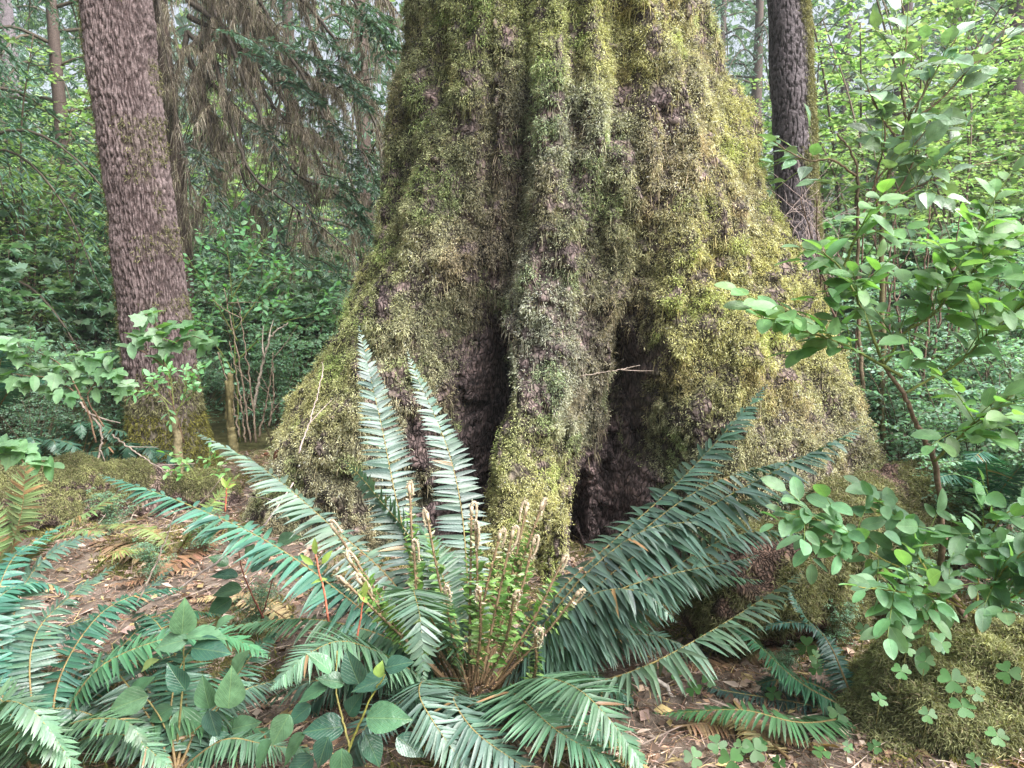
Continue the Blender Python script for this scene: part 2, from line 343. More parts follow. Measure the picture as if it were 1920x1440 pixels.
def giant_spruce():
    root = thing('giant_spruce', 'huge moss covered old spruce with flared roots and two dark hollows', 'tree', (TX, TY, 0))
    th = np.radians(np.linspace(-180, 180, 721)[:-1]); z = np.concatenate([np.arange(-.3, 3.7, .011), np.linspace(3.72, 16, 60)])
    r1 = np.array([np.interp(np.degrees(th), TH, row) for row in RT_])
    k = np.exp(-.5 * (np.arange(-18, 19) / 6.0) ** 2); k /= k.sum()
    r1 = np.array([np.convolve(np.concatenate([q[-18:], q, q[:18]]), k, 'valid') for q in r1])
    # smooth in z
    R = np.array([np.interp(z, ZT, r1[:, c]) for c in range(r1.shape[1])]).T
    kz = np.exp(-.5 * (np.arange(-20, 21) / 8.0) ** 2); kz /= kz.sum(); nd = len(np.arange(-.3, 3.7, .011))
    Rp = np.pad(R[:nd], ((20, 20), (0, 0)), mode='edge'); Rs = np.array([np.convolve(Rp[:, c], kz, 'valid') for c in range(R.shape[1])]).T; R[:nd] = Rs
    Rsm = R.copy()
    TT, ZZ = np.meshgrid(th, z); Pw = np.stack([TX + R * np.sin(TT), TY - R * np.cos(TT), ZZ], -1)
    wp = (fbm(Pw, 3.2, 801, 3) - .5) * .22 + (fbm(Pw, 13, 802, 2) - .5) * .10; wp = wp * (ZZ < 2.6)
    per = np.concatenate([th - 2 * math.pi, th, th + 2 * math.pi]); R = np.array([np.interp(th + wp[q], per, np.tile(R[q], 3)) for q in range(len(z))])
    def pos(R): return np.stack([TX + R * np.sin(TT), TY - R * np.cos(TT), ZZ], -1)
    P0 = pos(R)
    P0n = P0 * A(1, 1, .45)
    R = R + (fbm(P0n, 2.6, 1, 2) - .5) * .20 + (fbm(P0n, 8, 2, 2) - .5) * .16 + (fbm(P0, 20, 3, 2) - .5) * .07 + (vn(P0, 42, 4) - .5) * .03
    fn = fbm(P0 * A(1, 1, .13), 3.4, 911, 2) - .5; R = R - .075 * np.exp(-(fn / .035) ** 2) * sstep(.9, 1.6, ZZ) - .09 * np.exp(-((np.degrees(TT) + 19 + 5 * np.sin(ZZ * 2)) / 4.0) ** 2) * sstep(1.0, 1.5, ZZ)
    # burl on the right edge
    R = R + .13 * np.exp(-((np.degrees(TT) - 74) / 11) ** 2 - ((ZZ - 2.36) / .17) ** 2)
    P = pos(R)
    dth = np.roll(P, -1, 1) - np.roll(P, 1, 1); dz = np.gradient(P, axis=0); Nn = nrm(np.cross(dth, dz))
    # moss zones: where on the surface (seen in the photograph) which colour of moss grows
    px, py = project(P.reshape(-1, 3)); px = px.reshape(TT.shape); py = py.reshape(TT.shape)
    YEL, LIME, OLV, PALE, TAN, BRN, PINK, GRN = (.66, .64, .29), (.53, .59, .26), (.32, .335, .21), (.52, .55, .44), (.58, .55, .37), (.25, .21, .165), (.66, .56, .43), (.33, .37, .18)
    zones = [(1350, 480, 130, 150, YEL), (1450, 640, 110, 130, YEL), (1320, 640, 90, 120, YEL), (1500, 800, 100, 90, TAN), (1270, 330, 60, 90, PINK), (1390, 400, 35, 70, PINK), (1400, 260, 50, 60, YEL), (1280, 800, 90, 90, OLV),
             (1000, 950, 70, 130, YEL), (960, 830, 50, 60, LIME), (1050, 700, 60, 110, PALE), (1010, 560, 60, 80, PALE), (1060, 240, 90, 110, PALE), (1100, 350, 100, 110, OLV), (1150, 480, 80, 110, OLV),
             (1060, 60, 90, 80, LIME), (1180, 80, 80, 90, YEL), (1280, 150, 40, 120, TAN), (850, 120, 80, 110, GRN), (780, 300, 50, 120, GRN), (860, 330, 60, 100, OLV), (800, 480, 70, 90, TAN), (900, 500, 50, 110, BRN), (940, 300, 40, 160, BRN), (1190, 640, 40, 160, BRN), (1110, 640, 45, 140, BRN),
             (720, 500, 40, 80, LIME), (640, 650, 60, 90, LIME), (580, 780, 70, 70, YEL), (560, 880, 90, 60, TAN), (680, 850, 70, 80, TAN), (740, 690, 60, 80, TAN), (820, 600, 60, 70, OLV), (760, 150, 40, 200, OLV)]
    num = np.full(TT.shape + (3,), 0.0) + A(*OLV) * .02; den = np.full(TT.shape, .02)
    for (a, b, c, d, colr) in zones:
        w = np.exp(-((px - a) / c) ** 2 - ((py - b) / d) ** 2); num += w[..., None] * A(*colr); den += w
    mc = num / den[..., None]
    cosv = -(Nn[..., 1])
    front = (abs(np.degrees(TT)) < 125)
    # bare bark: hollows and named patches
    hol = np.interp(np.degrees(th), TH, RT_[4]);
    bare = np.zeros(TT.shape)
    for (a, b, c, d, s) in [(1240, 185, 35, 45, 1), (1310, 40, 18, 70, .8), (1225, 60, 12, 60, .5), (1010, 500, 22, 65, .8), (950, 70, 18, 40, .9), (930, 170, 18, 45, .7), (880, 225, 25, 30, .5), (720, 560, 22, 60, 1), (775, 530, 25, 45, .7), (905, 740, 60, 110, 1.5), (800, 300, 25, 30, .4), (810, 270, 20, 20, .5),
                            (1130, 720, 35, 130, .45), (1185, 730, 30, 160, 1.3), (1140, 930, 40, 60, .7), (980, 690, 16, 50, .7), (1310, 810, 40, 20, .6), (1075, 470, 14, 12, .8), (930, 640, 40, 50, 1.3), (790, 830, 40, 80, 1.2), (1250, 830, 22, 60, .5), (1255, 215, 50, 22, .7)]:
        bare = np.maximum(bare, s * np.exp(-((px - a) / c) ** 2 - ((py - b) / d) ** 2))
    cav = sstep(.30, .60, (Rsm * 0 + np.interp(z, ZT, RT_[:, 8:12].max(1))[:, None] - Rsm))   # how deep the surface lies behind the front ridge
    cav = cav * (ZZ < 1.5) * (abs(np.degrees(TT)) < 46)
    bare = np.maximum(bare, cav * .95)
    patch = fbm(P, 7, 41, 3); bare = np.maximum(bare, sstep(.62, .72, patch) * .55)
    dens = np.clip(1 - bare * (1.15), 0, 1)
    dens = dens * (.12 + 1.5 * sstep(.25, .75, fbm(P, 14, 51, 3)))
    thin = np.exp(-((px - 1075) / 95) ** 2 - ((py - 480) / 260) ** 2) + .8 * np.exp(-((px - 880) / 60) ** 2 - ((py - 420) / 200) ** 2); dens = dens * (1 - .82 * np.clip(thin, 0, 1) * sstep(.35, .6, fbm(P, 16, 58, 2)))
    # bark colour under it
    pl = fbm(P * A(1, 1, .5), 30, 8, 3)
    bc = A(.10, .072, .070) * (.5 + pl[..., None]) + sstep(.55, .7, fbm(P, 9, 77, 3))[..., None] * A(.10, .07, .065)
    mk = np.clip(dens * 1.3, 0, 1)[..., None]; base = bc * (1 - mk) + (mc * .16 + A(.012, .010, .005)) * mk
    # scaly plates where bark is bare
    R = R + (np.abs(fbm(P * A(1, 1, .55), 22, 90, 2) - .5) * .07) * np.clip(bare, 0, 1) * front
    P = pos(R)
    mb = MB(); nz, nth = TT.shape; i, j = np.meshgrid(np.arange(nz - 1), np.arange(nth), indexing='ij'); j2 = (j + 1) % nth
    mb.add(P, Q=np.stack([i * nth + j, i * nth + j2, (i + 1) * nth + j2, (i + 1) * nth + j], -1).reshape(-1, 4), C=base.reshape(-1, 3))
    mb.build('trunk', M_BARK, root)
    # moss strands
    area = np.linalg.norm(np.cross(dth, dz), axis=-1) * .5
    w = area * dens * front * (ZZ > -.1) * (ZZ < 3.6); w[nd - 1:] = 0
    vis = sstep(-.35, .15, (Nn * nrm(A(0, 0, 1.5) - P)).sum(-1)); w = w * (.12 + .88 * vis)
    w = w.ravel() / w.sum(); M = 145000; K = 7
    idx = rng.choice(len(w), M, p=w)
    Pt = P.reshape(-1, 3)[idx] + rng.normal(0, .006, (M, 3)); Nt = Nn.reshape(-1, 3)[idx]; Ct = mc.reshape(-1, 3)[idx]
    big = fbm(Pt, 9, 61, 2); Ct = Ct * (.65 + .75 * vn(Pt, 18, 62))[:, None]
    alt = vn(Pt, 6, 63); Ct = np.where((alt > .68)[:, None], Ct * A(.85, 1.0, .78), Ct); Ct = np.where((alt < .25)[:, None], Ct * A(1.0, .9, .9), Ct)
    hang = sstep(.2, -.5, Nt[:, 2])
    Pb = np.repeat(Pt, K, 0) + rng.normal(0, .009, (M * K, 3)); Nb = np.repeat(Nt, K, 0)
    gv = np.repeat(rng.uniform(.55, 1.25, (M, 1)), K, 0); Cb = np.repeat(Ct, K, 0) * gv * rng.uniform(.7, 1.3, (M * K, 1)); lt = rng.random(M * K) < .22; Cb[lt] = Cb[lt] * 1.45 + A(.07, .065, .035); tn = rng.random(M * K) < .10; Cb[tn] = A(.36, .30, .19) * rng.uniform(.5, 1.2, (tn.sum(), 1))
    Lb = np.repeat(.006 + .012 * big + .007 * hang, K) * rng.uniform(.5, 1.5, M * K)
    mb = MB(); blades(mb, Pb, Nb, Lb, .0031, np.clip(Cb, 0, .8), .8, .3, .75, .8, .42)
    # long hanging strands on overhangs
    sel = np.nonzero((Nn[..., 2].ravel() < -.12) & (w > 0))[0]
    if len(sel):
        s2 = rng.choice(sel, 9000); P2 = P.reshape(-1, 3)[s2]; blades(mb, P2, Nn.reshape(-1, 3)[s2], rng.uniform(.03, .10, 9000), .003, mc.reshape(-1, 3)[s2] * rng.uniform(.5, 1, (9000, 1)) * A(1, .9, .9), .35, 1.2, .25, 1.2)
    mo = mb.build('moss', M_MOSS, root, smooth=False); mo['kind'] = 'stuff'
    return P, Nn
TP, TN = giant_spruce()

# ------------------------------------------------------------------ two standing trunks
def bark_trunk(name, label, ctrl, seed, kind, moss):
    """ctrl: rows (px_left, px_right, py) at depth Y -> trunk leaning as in the photograph"""
    rows, Y, ztop = ctrl
    cen = []; rad = []; zz = []
    for (l, r, y) in rows:
        a = at(l, y, Y); b = at(r, y, Y); cen.append((a + b) / 2); rad.append((b[0] - a[0]) / 2); zz.append(a[2])
    o = np.argsort(zz); zz = np.array(zz)[o]; cen = np.array(cen)[o]; rad = np.array(rad)[o]
    z = np.concatenate([np.arange(-.25, 3.9, .013), np.linspace(3.95, ztop, 60)])
    slope = (cen[-1, 0] - cen[0, 0]) / (zz[-1] - zz[0])
    cx = np.interp(z, zz, cen[:, 0]); hi = z > zz[-1]; cx[hi] = cen[-1, 0] + slope * (z[hi] - zz[-1]); lo = z < zz[0]; cx[lo] = cen[0, 0] + slope * (z[lo] - zz[0])
    rr = .895 * np.interp(z, zz, rad) * np.where(z > 4, np.clip(1 - (z - 4) * .03, .2, 1), 1) + .10 * np.exp(-np.clip(z, 0, 9) / .16) + (z < 0) * .03
    th = np.linspace(0, 2 * math.pi, 560, endpoint=False); TT, ZZ = np.meshgrid(th, z); R = rr[:, None] + TT * 0
    def pos(R): return np.stack([cx[:, None] + R * np.sin(TT), Y - R * np.cos(TT), ZZ], -1)
    P = pos(R); Pw = P + (np.stack([fbm(P, 5, seed), fbm(P, 5, seed + 1), P[..., 0] * 0], -1) - .5) * .05
    if kind == 'ridged':
        n = fbm(Pw * A(1, 1, .2), 74, seed + 2, 2); n2 = vn(Pw * A(1, 1, .3), 90, seed + 5)
        h = sstep(.0, .2, np.abs(n - .5)) * .7 + n2 * .45
        lowc, hic, amp = A(.045, .028, .027), A(.165, .124, .122), .024
    else:
        n = fbm(Pw * A(1, 1, .5), 34, seed + 2, 3); n2 = vn(Pw, 60, seed + 5); h = sstep(.015, .1, np.abs(n - .5)) * .7 + n2 * .4
        lowc, hic, amp = A(.022, .016, .016), A(.115, .095, .103), .013
    R = R + (h - .5) * amp + (fbm(P, 3, seed + 9) - .5) * .04; P = pos(R)
    C = lowc + (hic - lowc) * np.clip(h, 0, 1)[..., None] ** 1.5 * (.35 + 1.2 * fbm(P * A(1, 1, .6), 7, seed + 4))[..., None]
    mm = moss(TT, ZZ, P); C = C * (1 - mm[..., None] * .85) + A(.10, .095, .05) * mm[..., None] * .85
    base = pos(R * 0)[int(.25 / .013)][0]
    root = thing(name, label, 'tree', tuple(base))
    mb = MB(); nz, k = TT.shape; i, j = np.meshgrid(np.arange(nz - 1), np.arange(k), indexing='ij'); j2 = (j + 1) % k
    mb.add(P, Q=np.stack([i * k + j, i * k + j2, (i + 1) * k + j2, (i + 1) * k + j], -1).reshape(-1, 4), C=C.reshape(-1, 3)); mb.build('trunk', M_BARK2, root)
    dth = np.roll(P, -1, 1) - np.roll(P, 1, 1); dz = np.gradient(P, axis=0); cr = np.cross(dth, dz); Nn = nrm(cr)
    w = (np.linalg.norm(cr, axis=-1) * mm * (ZZ < 3.9) * (ZZ > -.1) * (np.cos(TT) > -.3)).ravel(); M = 9000; idx = rng.choice(len(w), M, p=w / w.sum())
    Pb = np.repeat(P.reshape(-1, 3)[idx], 4, 0) + rng.normal(0, .008, (M * 4, 3)); Nb = np.repeat(Nn.reshape(-1, 3)[idx], 4, 0)
    c0 = np.where((Pb[:, 2] < .45)[:, None], A(.19, .18, .05), A(.19, .185, .095)); Cb = c0 * rng.uniform(.5, 1.25, (M * 4, 1))
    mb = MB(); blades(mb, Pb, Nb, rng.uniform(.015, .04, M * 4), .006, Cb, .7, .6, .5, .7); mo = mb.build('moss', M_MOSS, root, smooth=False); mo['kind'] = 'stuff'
    return root
def moss_l(TT, Z, P):
    s = np.sin(TT); n = fbm(P, 4, 88, 3)
    return np.clip(sstep(.75, .1, Z + (n - .5) * .9) + sstep(.35, .7, s * .5 + n - .15) * sstep(.5, .62, n) * .18 + sstep(-.86, -.97, s) * .7, 0, 1)
def moss_r(TT, Z, P):
    s = np.sin(TT); n = fbm(P, 4, 98, 3)
    return np.clip(sstep(.25, .75, s + (n - .5) * 1.3) * sstep(1.1, 1.9, Z + n * .6) + sstep(.4, 0, Z), 0, 1)
bark_trunk('conifer_trunk', 'leaning tree with ridged purple brown bark, left of the giant mossy spruce', ([(148, 286, 0), (190, 318, 300), (222, 355, 560), (240, 380, 760), (246, 396, 860)], 6.0, 14), 300, 'ridged', moss_l)
bark_trunk('conifer_trunk', 'slim dark flaky trunk with moss down its right side, right of the giant spruce', ([(1438, 1518, 0), (1444, 1527, 200), (1452, 1535, 400), (1462, 1550, 560), (1470, 1562, 700)], 7.2, 14), 400, 'plates', moss_r)

# ------------------------------------------------------------------ ferns
TEAL, MID, PALEG, FRESH = (.075, .128, .098), (.07, .135, .08), (.095, .17, .108), (.12, .24, .06)
def frond(parent, pts, wid, n=46, col=TEAL, roll=0.0, droop=.35, bare=.12, rcol=(.20, .17, .05), up=None, tipbrown=0.0, wsc=1.0, name='frond'):
    n = int(n * 1.65); tipbrown = max(tipbrown, .010); col = np.asarray(col) * rng.uniform(.8, 1.2) * (1 + rng.normal(0, .03, 3))
    P = curve([at(*p) for p in pts], 90); ws_ = np.linspace(0, 1, 90)[:, None]; P = P + np.sin(ws_ * rng.uniform(4, 8) + rng.uniform(0, 6)) * ws_ * rng.normal(0, .022, 3); seg = np.linalg.norm(np.diff(P, axis=0), axis=1); s = np.concatenate([[0], np.cumsum(seg)]); s /= s[-1]
    T = tang(P); upv = UP if up is None else nrm(up)
    Nf = nrm(upv - T * (T @ upv)[:, None]); S = np.cross(T, Nf)
    if roll: Nf, S = Nf * math.cos(roll) + S * math.sin(roll), S * math.cos(roll) - Nf * math.sin(roll)
    sv = bare + (1 - bare) * np.linspace(0, 1, n) ** .93
    sv = np.repeat(sv, 2) + rng.normal(0, .003, 2 * n) + np.tile([0, .5 / n], n); sv = np.clip(sv, 0, .998); side = np.tile([1., -1.], n)
    ip = lambda X: np.stack([np.interp(sv, s, X[:, k]) for k in range(3)], -1)
    p, t, nn, ss = ip(P), nrm(ip(T)), nrm(ip(Nf)), nrm(ip(S))
    u = (sv - bare) / (1 - bare)
    prof = np.interp(u, [0, .08, .22, .42, .62, .8, .92, 1], [.62, .85, 1, .98, .82, .55, .28, .05])
    L = wid * prof * rng.uniform(.9, 1.08, 2 * n)
    a = np.radians(np.interp(u, [0, .5, 1], [84, 72, 38]) + rng.normal(0, 4, 2 * n))[:, None]
    D = nrm(t * np.cos(a) + ss * side[:, None] * np.sin(a) + DOWN * (droop * rng.uniform(.3, 1.7, (2 * n, 1))) + nn * rng.normal(.08, .07, (2 * n, 1)))
    tw = rng.normal(0, .22, (2 * n, 1))
    N = nrm(nn + t * tw + ss * side[:, None] * rng.normal(.1, .12, (2 * n, 1)))
    C = jit(col, 2 * n, .22, .08)
    if tipbrown: q = rng.random(2 * n) < tipbrown * (.4 + u); C[q] = jit((.22, .14, .07), int(q.sum()), .4, .1)
    keep_ = rng.random(2 * n) > .03; mb = MB(); n_ = n; sp_ = np.interp(u, [0, .8, 1], [.80, .74, 1.0]) * wsc
    length = seg.sum(); sp_ = sp_ * np.clip((length / n) / np.maximum(L * .125, 1e-4), .75, 2.2) 
    K_ = keep_; place(mb, LF_PINNA, (p + nn * .001)[K_], D[K_], N[K_], L[K_], C[K_], sp_[K_], side[K_])
    fo = mb.build(name, M_FERN, parent)
    m2 = MB(); k = np.arange(0, 90, 3); tube(m2, P[k], np.interp(s[k], [0, .3, 1], [.0058, .0038, .0008]), 5, np.linspace(1, 0, len(k))[:, None] * A(.13, .085, .04) + np.linspace(0, 1, len(k))[:, None] * A(*rcol))
    m2.build('stalk', M_STALK, fo)
    return fo

def fiddlehead(parent, base, mid, tip, Y0, Y1, r=.0055, cside=1, leaf=1.0):
    P = curve([at(*base, Y0), at(*mid, (Y0 + Y1) / 2), at(*tip, Y1)], 40); T = tang(P); h = np.linalg.norm(P[-1] - P[0])
    # crozier: hook turning over and curling in, in a plane tilted to the viewer
    side = nrm(np.cross(T[-1], A(0, -1, 0)) + A(0, rng.normal(0, .5), 0)) * cside; side = nrm(side - T[-1] * (side @ T[-1]))
    R0 = .0095 * rng.uniform(.8, 1.3); c = P[-1] + side * R0; a = np.linspace(0, math.pi * rng.uniform(1.15, 1.9), 22); rr = R0 * np.linspace(1, .6, 22)
    H = c - side * (rr * np.cos(a))[:, None] + T[-1] * (rr * np.sin(a) * 1.6)[:, None] - T[-1] * (np.clip(a - 2.0, 0, 9) * .020)[:, None]
    mb = MB(); Cs = np.linspace(0, 1, 40)[:, None] * A(.20, .14, .085) + np.linspace(1, 0, 40)[:, None] * A(.14, .09, .05)
    tube(mb, P, np.linspace(.0058, .0045, 40), 6, Cs, .3)
    m = 240; i = rng.integers(0, 40, m); blades(mb, P[i] + rng.normal(0, .003, (m, 3)), nrm(rng.normal(size=(m, 3))), rng.uniform(.006, .013, m), .0025, jit((.30, .20, .11), m, .4), 1, 0, .3, .2)
    fo = mb.build('fiddlehead', M_STALK, parent)
    m2 = MB(); tube(m2, np.vstack([P[-3:], H]), np.concatenate([[.0055, .0065, .0075], np.linspace(r, r * .7, 22)]), 7, (.33, .26, .18), .25)
    m = 110; i = rng.integers(0, 22, m); blades(m2, H[i] + rng.normal(0, .004, (m, 3)), nrm(rng.normal(size=(m, 3))), rng.uniform(.005, .010, m), .0022, jit((.45, .39, .30), m, .3), 1, 0, .3, .1)
    m2.build('curled_tip', M_STALK, fo)
    m3 = MB(); n = int(h / .016); s = np.repeat(np.linspace(.28, .99, n), 2); sd_ = np.tile([1., -1.], n); ii = (s * 39).astype(int); p, t = P[ii], T[ii]
    S = nrm(np.cross(t, A(0, -1, .2))); D = nrm(t * .5 + S * sd_[:, None] + A(0, -.35, 0) + rng.normal(0, .3, (2 * n, 3)))
    L = leaf * np.interp(s, [.28, .55, .85, 1], [.032, .042, .026, .011]) * rng.uniform(.8, 1.2, 2 * n)
    cc = jit((.14, .24, .07), 2 * n, .3); w_ = s > .86; cc[w_] = jit((.42, .40, .27), int(w_.sum()), .2)
    place(m3, LF_LANCE, p, D, nrm(np.cross(D, S) + rng.normal(0, .4, (2 * n, 3))), L, cc, rng.uniform(.7, 1.1, 2 * n)); m3.build('leaflets', M_FERN, fo)
    return fo

fb = gpx(890, 1305)
fern = thing('sword_fern', 'large sword fern with curled woolly fiddleheads, in front of the giant spruce', 'fern', tuple(fb))
B = (890, 1300, fb[1])
by = fb[1]
F = [ # points (px,py,Y) base->tip, pinna length, n, colour, roll, droop
 ([(862, 1290, by), (790, 1120, by + .2), (745, 950, by + .42), (712, 780, by + .6), (672, 598, by + .75)], .125, 54, TEAL, 0, .12),
 ([(885, 1290, by), (878, 1120, by + .18), (858, 950, by + .38), (822, 790, by + .55), (772, 640, by + .7)], .11, 50, TEAL, 0, .12),
 ([(855, 1290, by), (820, 1120, by + .18), (770, 1000, by + .3), (705, 930, by + .38), (640, 872, by + .42)], .12, 44, TEAL, 1.25, .5),
 ([(850, 1280, by), (745, 1100, by + .12), (620, 985, by + .25), (490, 880, by + .36), (362, 812, by + .42)], .17, 52, TEAL, .15, .3),
 ([(845, 1285, by), (700, 1160, by + .05), (520, 1025, by + .12), (350, 945, by + .2), (188, 893, by + .3)], .175, 54, (.06, .15, .11), .1, .35),
 ([(850, 1320, by), (760, 1250, by - .1), (650, 1205, by - .25), (570, 1230, by - .36), (505, 1292, by - .42)], .17, 46, PALEG, -.15, .25),
 ([(875, 1300, by), (815, 1170, by - .08), (775, 1110, by - .22), (783, 1170, by - .4), (791, 1282, by - .46)], .145, 44, PALEG, 0, .1),
 ([(880, 1290, by), (862, 1200, by - .02), (838, 1110, by + .02), (808, 1030, by + .1), (780, 975, by + .16)], .13, 34, MID, 0, .1),
 ([(925, 1290, by), (1035, 1130, by + .12), (1150, 1015, by + .25), (1290, 880, by + .42), (1435, 728, by + .55)], .19, 52, TEAL, -.1, .3),
 ([(930, 1295, by), (1060, 1160, by), (1190, 1045, by + .1), (1370, 925, by + .2), (1612, 797, by + .35)], .20, 58, TEAL, -.1, .5),
 ([(925, 1290, by), (1060, 1150, by + .14), (1200, 1040, by + .25), (1360, 955, by + .36), (1512, 925, by + .42)], .17, 50, MID, -.1, .4),
 ([(935, 1300, by), (1090, 1190, by - .02), (1230, 1090, by + .06), (1380, 1010, by + .12), (1520, 990, by + .16)], .16, 50, TEAL, 0, .45),
 ([(930, 1300, by), (1080, 1220, by + .1), (1200, 1130, by + .2), (1310, 1080, by + .26), (1430, 1078, by + .3)], .14, 44, MID, 0, .4),
 ([(935, 1320, by), (1080, 1290, by - .12), (1210, 1250, by - .2), (1350, 1170, by - .15), (1502, 1072, by - .02)], .17, 48, PALEG, -.35, .5),
 ([(925, 1310, by), (1000, 1270, by - .2), (1070, 1285, by - .38), (1140, 1350, by - .5), (1225, 1465, by - .58)], .165, 44, MID, 0, .15),
 ([(905, 1310, by), (960, 1300, by - .25), (1030, 1340, by - .42), (1095, 1405, by - .52), (1160, 1480, by - .56)], .16, 40, MID, 0, .15),
 ([(870, 1310, by), (800, 1275, by - .2), (790, 1310, by - .36), (830, 1380, by - .45), (900, 1470, by - .5)], .13, 40, TEAL, .3, .3),
 ([(880, 1315, by), (850, 1310, by - .28), (900, 1380, by - .45), (1000, 1450, by - .52), (1080, 1500, by - .55)], .14, 36, TEAL, 0, .3),
 ([(935, 1300, by), (1040, 1230, by + .04), (1130, 1190, by + .08), (1230, 1190, by + .06), (1330, 1240, by)], .15, 42, TEAL, 0, .4),
 ([(850, 1300, by), (750, 1190, by + .1), (640, 1100, by + .15), (560, 1060, by + .2), (470, 1060, by + .22)], .14, 42, TEAL, 0, .4),
 ([(925, 1305, by), (1010, 1200, by - .05), (1110, 1120, by - .05), (1200, 1110, by - .1), (1260, 1160, by - .16)], .15, 38, TEAL, 0, .4),
 ([(880, 1310, by), (800, 1300, by - .15), (720, 1330, by - .3), (660, 1400, by - .4), (640, 1480, by - .44)], .13, 40, TEAL, 0, .3),
 ([(920, 1310, by), (990, 1310, by - .15), (1090, 1350, by - .25), (1180, 1400, by - .3), (1260, 1470, by - .34)], .13, 40, (.05, .115, .075), 0, .3),
 ([(890, 1315, by), (880, 1330, by - .2), (930, 1400, by - .3), (960, 1460, by - .36)], .12, 34, (.045, .105, .07), 0, .3),
 ([(930, 1305, by), (1010, 1260, by), (1110, 1270, by), (1190, 1330, by - .05), (1230, 1400, by - .1)], .13, 40, (.045, .105, .07), 0, .3),
 ([(860, 1300, by), (770, 1250, by), (680, 1260, by), (600, 1310, by - .05), (540, 1380, by - .1)], .13, 40, (.045, .105, .07), 0, .3),
 ([(855, 1300, by), (760, 1220, by - .02), (640, 1170, by), (540, 1150, by + .02), (430, 1165, by + .04)], .14, 44, MID, 0, .35),
 ([(855, 1305, by), (760, 1270, by - .06), (650, 1260, by - .1), (560, 1280, by - .12), (475, 1330, by - .14)], .13, 42, TEAL, .1, .3),
 ([(850, 1295, by), (770, 1170, by + .08), (690, 1100, by + .14), (620, 1085, by + .18), (540, 1115, by + .2)], .13, 40, (.06, .125, .085), 0, .4),
 ([(930, 1295, by), (1070, 1140, by + .08), (1190, 1010, by + .18), (1330, 900, by + .3), (1500, 850, by + .4)], .17, 54, TEAL, -.1, .45),
 ([(930, 1300, by), (1050, 1190, by - .06), (1160, 1110, by - .04), (1290, 1060, by), (1420, 1040, by + .04)], .16, 50, TEAL, -.05, .5),
 ([(925, 1300, by), (1030, 1160, by + .02), (1120, 1060, by + .06), (1220, 990, by + .1), (1330, 985, by + .12)], .15, 46, TEAL, -.1, .5),
]
for f in F: frond(fern, f[0], f[1], f[2], f[3], f[4], f[5])
FH = [((845, 1290), (735, 1150), (622, 985), -.1, 1), ((850, 1290), (740, 1170), (652, 1045), -.12, 1), ((850, 1290), (750, 1190), (640, 1085), -.15, -1), ((852, 1290), (755, 1190), (670, 1085), -.12, 1), ((860, 1280), (790, 1150), (775, 1022), -.02, 1),
      ((865, 1270), (785, 1090), (767, 910), .08, 1), ((870, 1270), (830, 1120), (800, 962), .05, -1), ((880, 1280), (882, 1110), (884, 950), .03, 1), ((885, 1280), (895, 1120), (892, 985), .0, 1), ((895, 1285), (905, 1140), (938, 1000), -.05, 1),
      ((900, 1285), (930, 1140), (962, 995), 0, 1), ((905, 1285), (950, 1120), (988, 950), .05, -1), ((910, 1285), (960, 1110), (1018, 942), .05, 1), ((910, 1290), (965, 1150), (1002, 1010), 0, 1), ((915, 1290), (1000, 1160), (1058, 1045), 0, 1), ((920, 1295), (1020, 1190), (1085, 1110), -.08, 1),
      ((880, 1295), (850, 1200), (834, 1105), -.12, 1), ((885, 1300), (900, 1200), (900, 1105), -.2, -1), ((895, 1305), (945, 1210), (965, 1115), -.24, 1), ((905, 1330), (995, 1280), (1005, 1185), -.3, 1)]
for b, m, t, dy, cs in FH: fiddlehead(fern, b, m, t, by - .05, by + dy, cside=cs)

